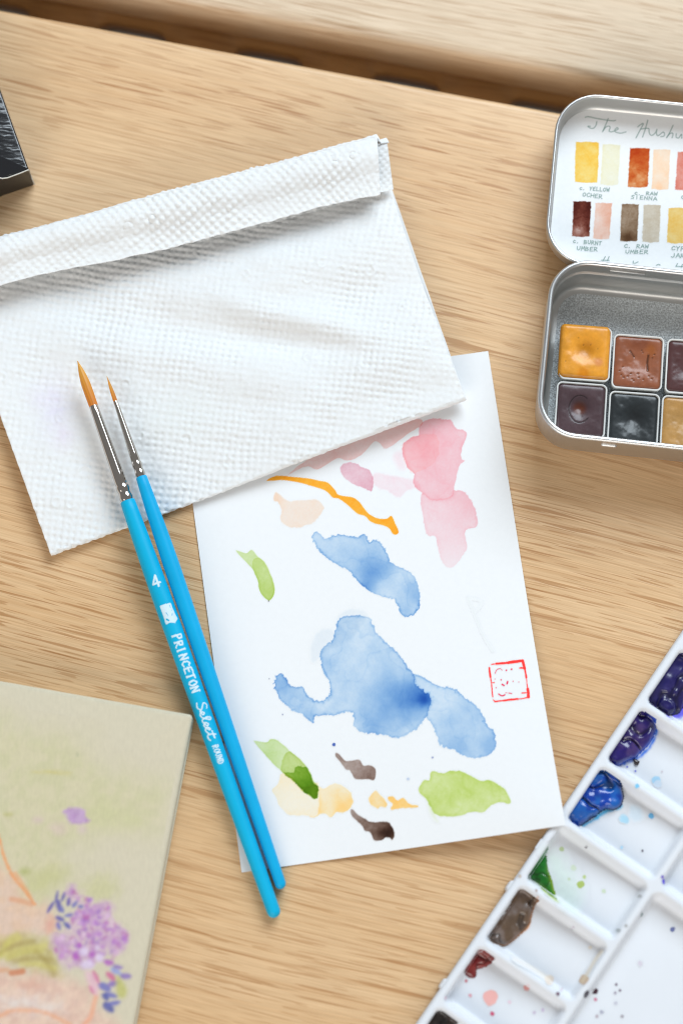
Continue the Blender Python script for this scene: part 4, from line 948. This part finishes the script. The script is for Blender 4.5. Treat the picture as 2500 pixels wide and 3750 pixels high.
obj('paint_flake', Vf, Qf, M['wet_paint'], palette, np.broadcast_to(lin((44, 32, 34)), (len(Vf), 3)), False, 'small black flake of dried paint')

# ------------------------------------------------------------------ sketchbook
BZ = 10.0
bc = at(706, 2617, BZ)[:2]; bt = at(0, 2492, BZ)[:2]
angB = math.atan2(bc[1] - bt[1], bc[0] - bt[0])
BW, BH = 148.0, 210.0
ctrB = bc - BW / 2 * np.array([math.cos(angB), math.sin(angB)]) - BH / 2 * np.array([-math.sin(angB), math.cos(angB)])
book = thing('sketchbook', (*ctrB, 0), 'beige cloth sketchbook with purple flowers printed on its cover', 'sketchbook')
CLOTH = lin((212, 203, 180)) * 0.93
V, Q = sweep(BW, BH, 1.2, [(20, BZ - 3.4), (0.25, BZ - 3.4), (0.0, BZ - 3.0), (0.0, BZ - 1.5), (0.15, BZ - 0.9), (0.5, BZ - 0.4), (1.0, BZ - 0.1), (1.6, BZ), (20, BZ)], cap_start=True, cap_end=True)
rounded('front_cover', V, Q, M['cloth'], book, (*ctrB, 0), angB, np.broadcast_to(CLOTH, (len(V), 3)))
V, Q = sweep(BW - 0.5, BH - 0.8, 0.8, [(0, 2.2), (0, BZ - 3.45)]); rounded('page_block', V, Q, M['pages'], book, (*ctrB, 0), angB)
V, Q = sweep(BW, BH, 1.2, [(20, 0), (0.4, 0), (0, 0.4), (0, 2.1), (0.3, 2.2), (20, 2.2)], cap_start=True, cap_end=True)
rounded('back_cover', V, Q, M['cloth'], book, (*ctrB, 0), angB, np.broadcast_to(CLOTH, (len(V), 3)))
bkS = Surface(bc, angB, BZ)
bk = Canvas(bkS, CLOTH, (216, 206, 178), M['cloth'], book, lambda U, V: ((U < -1.7) & (U > -BW + 2) & (V < -1.7) & (V > -BH + 1)).astype(float))
H1 = lambda p: C(0, 3150, 2.8, p)
H2 = lambda p: C(0, 2400, 1.7425, p)
def ell(x, y, a, b, rot, f, n=10):
    r = math.radians(rot)
    return f([(x + a * math.cos(t) * math.cos(r) - b * math.sin(t) * math.sin(r), y + a * math.cos(t) * math.sin(r) + b * math.sin(t) * math.cos(r)) for t in np.linspace(0, 2 * math.pi, n + 1)[:-1]])
bk.add('printed_wash', [bk.cover(H2([(-60, 460), (200, 470), (500, 560), (800, 760), (1050, 860), (1000, 1080), (700, 1100), (500, 1300), (650, 1480), (300, 1560), (-60, 1300)]), (196, 192, 152), 0.75, soft=9, rough=7, rs=14, seed=3, var=0.04, col2=(204, 196, 162)),
                        bk.cover(H2([(540, 1050), (620, 900), (800, 980), (920, 1060), (780, 1110), (620, 1110)]), (196, 194, 150), 0.55, soft=2.5, rough=2, seed=5),
                        bk.cover(H2([(560, 1460), (680, 1400), (760, 1500), (680, 1570), (580, 1540)]), (192, 190, 140), 0.6, soft=3, rough=2, seed=6),
                        bk.cover(H2([(200, 745), (300, 735), (430, 745), (440, 760), (300, 752)]), (196, 184, 116), 0.7, soft=0.8, seed=7),
                        bk.cover(H2([(180, 1440), (330, 1330), (440, 1380), (330, 1480), (260, 1560)]), (190, 188, 134), 0.6, soft=3, rough=2, seed=9)], cell=0.8, pad=8, label='dull green wash on the cover')
bk.add('printed_wash', [bk.cover(H1([(-60, 90), (60, 120), (220, 260), (370, 450), (470, 420), (540, 600), (520, 760), (240, 760), (-60, 860)]), (222, 184, 160), 0.75, soft=3, rough=2, rs=6, seed=11, col2=(218, 186, 170)),
                        bk.cover(H1([(-60, 1080), (200, 1120), (600, 1180), (900, 1300), (960, 1480), (1080, 1600), (1060, 1720), (-60, 1720)]), (226, 194, 176), 0.8, soft=4, rough=3, rs=7, seed=12, col2=(214, 176, 162)),
                        bk.cover(H1([(-60, 1430), (200, 1400), (420, 1440), (640, 1500), (500, 1540), (100, 1500)]), (220, 216, 214), 0.6, soft=4, rough=3, seed=13),
                        bk.cover(H1([(200, 1240), (340, 1180), (420, 1290), (380, 1340), (280, 1340)]), (214, 160, 140), 0.45, soft=4, rough=3, seed=14),
                        bk.cover(H1([(480, 620), (560, 600), (580, 700), (500, 740)]), (214, 146, 136), 0.6, soft=2, rough=1.5, seed=15)], cell=0.7, pad=6, label='soft peach and pink wash on the cover')
lv = [bk.cover(H1([(-60, 830), (60, 790), (200, 740), (380, 800), (540, 830), (580, 980), (640, 1160), (560, 1190), (300, 1110), (60, 1030), (-60, 1000)]), (190, 178, 110), 0.7, soft=2.0, rough=1.2, seed=16, col2=(176, 160, 88))]
for k, (x0, y0, x1, y1) in enumerate(((0, 960, 200, 800), (0, 960, 340, 830), (20, 980, 460, 880), (80, 1010, 430, 930), (150, 1040, 520, 1020), (220, 1070, 560, 1110), (60, 860, 180, 760), (380, 940, 560, 1170))):
    lv.append(bk.stroke(H1([(x0, y0), ((x0 + x1) / 2, (y0 + y1) / 2 - 25), (x1, y1)]), ((198, 190, 96), (158, 138, 74), (206, 196, 110))[k % 3], 1.4, 0.45, soft=0.8))
bk.add('printed_leaf', lv, cell=0.4, pad=3, label='olive green painted leaf')
bk.add('printed_line', [bk.stroke(H2([(-20, 1120), (0, 1180), (30, 1290), (80, 1400), (150, 1490), (225, 1590)]), (226, 152, 100), 0.9, 0.8, soft=0.4, rough=0.3, seed=3), bk.stroke(H2([(100, 1390), (140, 1450), (190, 1530)]), (222, 156, 106), 1.0, 0.6, soft=0.5),
                        bk.stroke(H1([(0, 1600), (120, 1545), (300, 1540), (440, 1555), (560, 1600), (720, 1690)]), (228, 164, 124), 1.2, 0.6, soft=0.6, rough=0.3, seed=4), bk.stroke(H1([(985, 1400), (960, 1500), (930, 1610), (860, 1690)]), (230, 160, 126), 1.4, 0.65, soft=0.6),
                        bk.stroke(H1([(120, 1155), (180, 1150), (235, 1140)]), (198, 122, 84), 1.8, 0.8, soft=0.5), bk.stroke(H1([(0, 1130), (80, 1125)]), (212, 156, 116), 1.5, 0.6, soft=0.6), bk.stroke(H1([(120, 400), (230, 420), (320, 450)]), (214, 150, 112), 1.6, 0.6, soft=0.6)], cell=0.35, pad=3, label='orange painted outlines')
bk.add('printed_flower', [bk.cover(H2([(405, 995), (450, 975), (530, 980), (550, 1030), (580, 1050), (550, 1070), (480, 1075), (440, 1060), (420, 1020)]), (176, 136, 188), 0.9, soft=0.7, rough=0.6, seed=20, col2=(188, 156, 196)),
                          bk.cover(ell(245, 1050, 32, 20, 0, H2), (206, 182, 180), 0.6, soft=1.2), bk.cover(H2([(320, 1090), (400, 1070), (420, 1130), (370, 1150)]), (206, 184, 176), 0.6, soft=1.5), bk.cover(ell(528, 1110, 25, 24, 0, H2), (206, 184, 186), 0.6, soft=1.4),
                          bk.cover(ell(55, 1015, 30, 14, 0, H2), (176, 172, 110), 0.7, soft=1.0), bk.cover(ell(165, 1380, 35, 22, 0, H2), (166, 172, 96), 0.7, soft=1.5), bk.cover(ell(495, 635, 6, 14, 0, H2), (170, 172, 140), 0.6, soft=0.6)], cell=0.35, pad=2, label='small purple flower and faint petals')
fl_ = [bk.cover(H1([(700, 290), (760, 270), (830, 320), (850, 400), (960, 450), (1090, 400), (1170, 480), (1130, 600), (1180, 650), (1290, 740), (1280, 900), (1230, 960), (1150, 980), (1040, 960), (960, 1060), (830, 1100), (740, 1090), (650, 1100), (600, 980), (540, 880), (560, 780), (700, 720), (740, 560), (850, 480), (700, 420)]), (188, 146, 190), 0.8, soft=1.4, rough=1.6, rs=2.0, seed=22, col2=(206, 182, 190))]
rs = np.random.RandomState(12)
reg = np.array(H1([(700, 290), (760, 270), (830, 320), (960, 450), (1170, 480), (1130, 600), (1290, 740), (1280, 900), (1150, 980), (960, 1060), (740, 1090), (600, 980), (540, 880), (700, 720), (740, 560), (850, 480)]))
lo, hi = reg.min(0) - 6, reg.max(0) + 6; cnt = 0
rp_ = lambda p: inside(np.array([p[0]]), np.array([p[1]]), reg)[0]
while cnt < 150:
    p = rs.uniform(lo, hi)
    if not (rp_(p) or rp_(p + rs.uniform(-9, 9, 2))): continue
    cnt += 1
    c = [(164, 112, 186), (186, 130, 190), (204, 162, 204), (180, 108, 172), (150, 104, 184), (218, 188, 212), (172, 96, 156), (176, 124, 190), (190, 140, 196)][rs.randint(9)]
    fl_.append(bk.cover(ell(p[0], p[1], rs.uniform(6, 15), rs.uniform(4, 9), rs.uniform(0, 180), lambda q: q, 6), c, rs.uniform(0.4, 0.75), soft=0.7, smooth=2, rough=0.4, seed=cnt))
for x, y, a, b in ((865, 935, 45, 40), (900, 1070, 70, 45), (1020, 1000, 40, 40), (1000, 900, 20, 20)): fl_.append(bk.cover(ell(x, y, a, b, 0, H1), (214, 198, 222), 0.9, soft=0.9))
for x, y, a, b, r in ((945, 970, 34, 28, 0), (1120, 1050, 50, 32, 0), (780, 980, 26, 40, 0), (820, 870, 20, 30, 0)): fl_.append(bk.cover(ell(x, y, a, b, r, H1), (172, 96, 180), 0.85, soft=0.7))
bk.add('printed_flower', fl_, cell=0.35, pad=3, label='large purple flower cluster')
bl_ = []
for x, y, a, b, r, c in ((585, 370, 12, 48, 12, 0), (650, 375, 12, 40, 20, 0), (520, 485, 14, 55, 30, 0), (605, 465, 20, 55, -10, 0), (705, 430, 13, 34, 10, 0), (770, 450, 14, 34, 40, 1), (640, 505, 16, 30, -20, 1), (705, 565, 35, 15, -10, 1), (620, 600, 40, 18, 20, 0), (690, 670, 40, 20, 45, 2), (605, 680, 18, 34, -20, 1), (830, 475, 20, 14, 0, 1),
                         (1070, 1300, 60, 32, 25, 1), (1165, 1265, 50, 24, -15, 3), (1140, 1385, 55, 22, 15, 1), (1080, 1400, 40, 24, 45, 2), (1115, 1510, 62, 34, 40, 2), (1170, 1465, 55, 20, -10, 1), (1290, 1190, 50, 26, 0, 3), (1190, 1140, 50, 26, 30, 4), (1210, 1095, 42, 18, 15, 3)):
    bl_.append(bk.cover(ell(x, y, a * 1.15 + 3, b * 1.15 + 3, r, H1), ((84, 78, 160), (104, 106, 178), (70, 82, 156), (132, 108, 178), (146, 156, 208))[c], 0.85, soft=0.65, smooth=3))
for x, y, a, b, r in ((985, 1200, 26, 70, -25), (945, 1330, 20, 50, -30), (1140, 1190, 30, 62, -50)): bl_.append(bk.cover(ell(x, y, a, b, r, H1), (194, 84, 140), 0.8, soft=0.7, smooth=3))
bl_.append(bk.cover(H1([(880, 1150), (950, 1160), (1010, 1290), (990, 1380), (930, 1300)]), (222, 176, 198), 0.7, soft=1.2, seed=3))
bl_.append(bk.cover(H1([(1200, 1180), (1270, 1250), (1305, 1330), (1280, 1410), (1210, 1400), (1190, 1300)]), (186, 184, 110), 0.85, soft=1.0, seed=4))
bk.add('printed_flower', bl_, cell=0.3, pad=2, label='blue buds and pink stems')
bk.build(off0=0.012, step=0.003)

# ------------------------------------------------------------------ black box
XZ = 16.0
xc = at(104, 619, XZ)[:2]; xe = at(2, 333, XZ)[:2]
angX = math.atan2(xe[1] - xc[1], xe[0] - xc[0]) - math.pi / 2       # local y runs up the right edge
exX, eyX = np.array([math.cos(angX), math.sin(angX)]), np.array([-math.sin(angX), math.cos(angX)])
XW, XH = 60.0, 95.0
ctrX = xc - exX * XW / 2 + eyX * XH / 2
bxo = thing('black_box', (*ctrX, 0), 'glossy black textured cardboard box at the left edge', 'box')
V, Q = sweep(XW, XH, 0.6, [(0, 0.3), (0, XZ - 0.8)], cap_start=True, seg=3); rounded('carton', V, Q, M['black_side'], bxo, (*ctrX, 0), angX)
V, Q = sweep(XW + 0.3, XH + 0.3, 0.7, [(0.0, XZ - 1.6), (0.0, XZ - 0.7), (0.25, XZ - 0.2), (0.7, XZ), (20, XZ)], cap_end=True, seg=4)
rounded('top_panel', V, Q, M['vinyl'], bxo, (*ctrX, 0), angX, angle=60)
def tube(name, pts, r, mat, parent, n=6):
    pts = np.asarray(pts, float); V, Q = [], []
    for i, p in enumerate(pts):
        t = pts[min(i + 1, len(pts) - 1)] - pts[max(i - 1, 0)]; t /= np.linalg.norm(t)
        a = np.cross(t, [0, 0, 1.0]); a = a / np.linalg.norm(a) if np.linalg.norm(a) > 1e-6 else np.array([1., 0, 0]); b = np.cross(t, a)
        V += [p + r * (a * math.cos(2 * math.pi * k / n) + b * math.sin(2 * math.pi * k / n)) for k in range(n)]
    for i in range(len(pts) - 1):
        Q += [(i * n + k, i * n + (k + 1) % n, (i + 1) * n + (k + 1) % n, (i + 1) * n + k) for k in range(n)]
    return obj(name, V, Q, mat, parent)
def bx_pt(x, y, z): return np.array([*(ctrX + exX * x + eyX * y), z])
tube('cut_edge', [bx_pt(XW / 2 + 0.12, -XH / 2 - 0.1, XZ - 0.45), bx_pt(XW / 2 - 3, -XH / 2 - 0.25, XZ - 0.5), bx_pt(XW / 2 - 7, -XH / 2 - 0.3, XZ - 0.6), bx_pt(XW / 2 - 8.6, -XH / 2 - 0.1, XZ - 0.2), bx_pt(XW / 2 - 10, -XH / 2 + 0.8, XZ + 0.02), bx_pt(XW / 2 - 20, -XH / 2 + 1.6, XZ + 0.05)], 0.22, M['cut_card'], bxo)
tube('cut_edge', [bx_pt(XW / 2 + 0.1, -XH / 2 - 0.1, XZ - 0.6), bx_pt(XW / 2 + 0.1, -XH / 2 - 0.12, 8), bx_pt(XW / 2 + 0.1, -XH / 2 - 0.1, 0.6)], 0.2, M['cut_card'], bxo)

# ------------------------------------------------------------------ brushes
def brush(tip, end, prof_h, prof_f, prof_s, label, mat, seed):
    A = at(*tip[:2], tip[2]); B = at(*end[:2], end[2])
    ax = (B - A) / np.linalg.norm(B - A); L = np.linalg.norm(B - A)
    side = np.cross(ax, [0, 0, 1.0]); side /= np.linalg.norm(side); side = -side if side[0] < 0 else side
    up = np.cross(ax, side); up = up if up[2] > 0 else -up
    base = B.copy(); base[2] = 0.0
    t = thing('paintbrush', base, label, 'paintbrush', 'paintbrushes lying across the towel and the card')
    def lathe(name, prof, mat_, parent, n=36, cols=None):
        prof = np.array(prof, float); V, Q = [], []
        for s_, r in prof:
            V += [A + ax * s_ + r * (side * math.cos(2 * math.pi * k / n) + up * math.sin(2 * math.pi * k / n)) for k in range(n)]
        for i in range(len(prof) - 1):
            Q += [(i * n + k, i * n + (k + 1) % n, (i + 1) * n + (k + 1) % n, (i + 1) * n + k) for k in range(n)]
        return obj(name, V, Q, mat_, t, cols)
    def dense(prof, step):
        s_ = np.arange(prof[0][0], prof[-1][0], step); p = np.array(prof)
        r = np.array([np.interp(x, p[:, 0], p[:, 1]) for x in s_])
        k = np.ones(7) / 7; rp = np.pad(r, 3, 'edge'); r = np.convolve(rp, k, 'valid')
        return list(zip(s_, r)) + [tuple(prof[-1])]
    # bristles: a bundle with fine grooves and a colour that darkens towards the ferrule
    p = dense(prof_s, 0.35); n = 48
    V, Q, cc = [], [], []
    tot = prof_s[-1][0]
    for s_, r in p:
        for k in range(n):
            g_ = 1 + 0.07 * (vnoise(k * 0.9, s_ * 0.05, seed) - 0.5) + 0.10 * (vnoise(k * 2.3, s_ * 0.04, seed + 2) - 0.5)
            V.append(A + ax * s_ + r * g_ * (side * math.cos(2 * math.pi * k / n) + up * math.sin(2 * math.pi * k / n)))
            f = np.clip(s_ / tot, 0, 1); c = lin((222, 164, 66)) * (1 - f) + lin((206, 122, 48)) * f
            cc.append(c * (0.72 + 0.5 * vnoise(k * 1.9, s_ * 0.03, seed + 4)))
    for i in range(len(p) - 1):
        Q += [(i * n + k, i * n + (k + 1) % n, (i + 1) * n + (k + 1) % n, (i + 1) * n + k) for k in range(n)]
    obj('bristles', V, Q, M['hair'], t, np.array(cc))
    lathe('ferrule', prof_f, M['chrome'], t, 48)
    h = lathe('handle', prof_h, mat, t, 40)
    return t, A, ax, side, up, L
def handle_prof(s0, L, r0, rmax, smax, rend):
    xs = np.linspace(s0, L - rend, 40)
    out = [(s0 - 0.4, r0 * 0.8), (s0, r0)]
    for x in xs[1:]:
        r = r0 + (rmax - r0) * math.sin(math.pi / 2 * min(1, (x - s0) / (smax - s0))) if x < smax else rmax + (rend - rmax) * ((x - smax) / (L - rend - smax)) ** 1.15
        out.append((x, r))
    for a in np.linspace(8, 88, 9):
        out.append((L - rend + rend * math.sin(math.radians(a)), rend * math.cos(math.radians(a))))
    out.append((L, 0.01))
    return out
def crimp(s0, r0, s1, r1, c0):
    # tapered tube, then two rounded beads pressed in
    out = [(s0 - 0.2, r0 * 0.9), (s0, r0)] + [(s0 + (c0 - s0) * k / 8, r0 + (r1 * 0.93 - r0) * k / 8) for k in range(1, 9)]
    w = (s1 - c0) / 2
    out.append((c0 + 0.12 * w, r1 * 0.86))
    for b in range(2):
        for k in range(1, 8):
            a = math.pi * k / 8; out.append((c0 + w * (b + 0.12 + 0.8 * k / 8), r1 * (0.90 + 0.11 * math.sin(a))))
        out.append((c0 + w * (b + 0.97), r1 * 0.88))
    out.append((s1, r1 * 1.02)); out.append((s1 + 0.05, r1 * 0.9))
    return out
L1 = np.linalg.norm(at(285, 1322, 10.8) - at(1010, 3360, 2.3))
hp1 = handle_prof(47.3, L1, 2.35, 3.0, 82, 2.05)
b1, A1, ax1, side1, up1, _ = brush((285, 1322, 10.8), (1010, 3360, 2.3), hp1, crimp(15.2, 1.42, 47.4, 2.2, 41.4),
      [(0, 0.05), (1.5, 0.45), (4, 1.0), (7.5, 1.42), (11, 1.45), (15.5, 1.38)], 'larger cyan paintbrush with white lettering, on the left of the pair', M['blue'], 3)
L2 = np.linalg.norm(at(392, 1378, 10.6) - at(1033, 3255, 2.0))
hp2 = handle_prof(33.9, L2, 1.75, 2.55, 66, 1.7)
b2, A2, ax2, side2, up2, _ = brush((392, 1378, 10.6), (1033, 3255, 2.0), hp2, crimp(8.5, 0.72, 34.0, 1.58, 28.2),
      [(0, 0.03), (1.2, 0.2), (3.5, 0.5), (6, 0.66), (8.7, 0.68)], 'thinner blue paintbrush with a fine point, on the right of the pair', M['blue2'], 5)

def print_on_brush(t, A, ax, side, up, hp, name, strokes, polys, cell=0.13, holes=(), label=None):
    """strokes / polys in (s, c) mm: s along the handle from the tip, c across to the right of the axis"""
    hp = np.array(hp)
    allp = np.concatenate([np.asarray(p, float) for p, *_ in strokes] + [np.asarray(p, float) for p in polys])
    lo, hi = allp.min(0) - 0.6, allp.max(0) + 0.6
    S_g, C_g = np.meshgrid(np.arange(lo[0], hi[0], cell), np.arange(lo[1], hi[1], cell))
    a = np.zeros(S_g.shape)
    for p, w in strokes: a = np.maximum(a, sstep(-0.09, 0.09, w / 2 - seg_dist(S_g, C_g, p, False)))
    for p in polys: a = np.maximum(a, sstep(-0.09, 0.09, sdf(S_g, C_g, np.asarray(p, float)) + 0.12 * (fbm(S_g, C_g, 3) - 0.5)))
    for p, w in holes: a = a * (1 - 0.8 * sstep(-0.09, 0.09, w / 2 - seg_dist(S_g, C_g, p, False)))
    R_ = np.interp(S_g, hp[:, 0], hp[:, 1]); ph = np.clip(C_g / R_, -1.5, 1.5)
    P = A + ax * S_g[..., None] + (R_ + 0.025)[..., None] * (side * np.sin(ph)[..., None] + up * np.cos(ph)[..., None])
    keep = a > 0.5; k4 = (keep[:-1, :-1].astype(int) + keep[1:, :-1] + keep[:-1, 1:] + keep[1:, 1:]) >= 2
    cc = np.broadcast_to(np.array([0.62, 0.78, 0.88]), S_g.shape + (3,)).reshape(-1, 3)
    Pq, Qq, c_ = compact(P.reshape(-1, 3), grid_quads(*S_g.shape)[k4], cc)
    h = [c for c in t.children if c.name.startswith('handle')][0]
    o = obj(name, Pq, Qq, M['print'], t, c_, True, label)
    loc = o.location.copy(); o.parent = h
    return o
def s_of(x, y):                      # distance along brush 1 for a pixel on it, and the offset across
    p = at(x, y, 6.5); d = p - A1; s_ = d @ ax1
    return s_, (d - ax1 * s_) @ side1
def run(txt, s0, s1, h, c0, w, tall=1.0, serif=False, font=GL):
    out = []; n_ = len(txt); adv = (s1 - s0) / n_
    for i, ch in enumerate(txt):
        hh = h * (tall if i == 0 else 1.0)
        for st in font[ch]:
            p = [(s0 + adv * (i + 0.05 + q[0] * 0.88), c0 - h / 2 + q[1] * hh) for q in st]
            out.append((p, w))
            if serif:
                for e in (p[0], p[-1]): out.append(([(e[0] - 0.22, e[1]), (e[0] + 0.22, e[1])], w * 0.8))
    return out
sP0, sP1 = s_of(655, 2325)[0], s_of(722, 2540)[0]
sR0, sR1 = s_of(793, 2728)[0], s_of(817, 2797)[0]
st4 = s_of(579, 2131)[0]
four = [([(st4 + 0.7, 1.05), (st4 + 0.7, -0.9), (st4 - 1.7, 0.45), (st4 + 1.9, 0.45)], 0.62)]
# the numeral and the emblem stand upright when the tip points up; the words run along the handle
print_on_brush(b1, A1, ax1, side1, up1, hp1, 'size_numeral', [([(st4 + 0.75, 1.15), (st4 + 0.75, -1.15), (st4 - 1.75, 0.35), (st4 + 1.75, 0.35)], 0.55)], [])
se, ce = s_of(622, 2250)
print_on_brush(b1, A1, ax1, side1, up1, hp1, 'emblem', [], [[(se - 3.1, ce - 1.9), (se - 3.0, ce + 1.6), (se - 1.0, ce + 1.7), (se + 1.2, ce + 1.9), (se + 2.2, ce + 2.3), (se + 3.4, ce + 0.7), (se + 2.7, ce - 0.7), (se + 2.9, ce - 2.1)]],
               holes=[([(se - 2.4, ce + 1.0), (se - 0.6, ce + 1.1)], 0.25), ([(se - 0.5, ce - 0.8), (se + 0.6, ce - 0.5)], 0.3), ([(se + 1.5, ce - 1.3), (se + 2.0, ce - 0.9)], 0.6), ([(se + 0.9, ce + 0.6), (se + 0.2, ce + 1.0)], 0.22)], label='white printed emblem')
print_on_brush(b1, A1, ax1, side1, up1, hp1, 'lettering', run('PRINCETON', sP0, sP1, 2.5, 0.25, 0.42, 1.18, True), [], label='white capital lettering')
sS0, sS1 = s_of(738, 2570)[0], s_of(781, 2708)[0]; LS = sS1 - sS0
scr = [[(0.20, 1.0), (0.12, 1.15), (0.05, 0.85), (0.12, 0.6), (0.20, 0.35), (0.12, 0.02), (0.0, 0.15)],
       [(0.22, 0.2), (0.33, 0.35), (0.30, 0.55), (0.25, 0.35), (0.30, 0.08), (0.40, 0.2), (0.50, 0.9), (0.45, 1.05), (0.42, 0.6), (0.46, 0.08), (0.54, 0.15), (0.63, 0.4), (0.59, 0.55), (0.54, 0.3), (0.60, 0.06), (0.70, 0.3), (0.75, 0.55), (0.69, 0.5), (0.67, 0.2), (0.74, 0.05), (0.84, 0.3)],
       [(0.90, 1.0), (0.86, 0.5), (0.86, 0.1), (0.95, 0.05), (1.0, 0.2)], [(0.78, 0.68), (0.98, 0.72)]]
print_on_brush(b1, A1, ax1, side1, up1, hp1, 'lettering', [(smooth_poly([(sS0 + LS * x, -1.15 + 2.9 * y) for x, y in p], 4, False), 0.36) for p in scr], [], label='white script lettering')
print_on_brush(b1, A1, ax1, side1, up1, hp1, 'lettering', run('ROUND', sR0, sR1, 1.9, 0.25, 0.24), [], label='small white capital lettering')
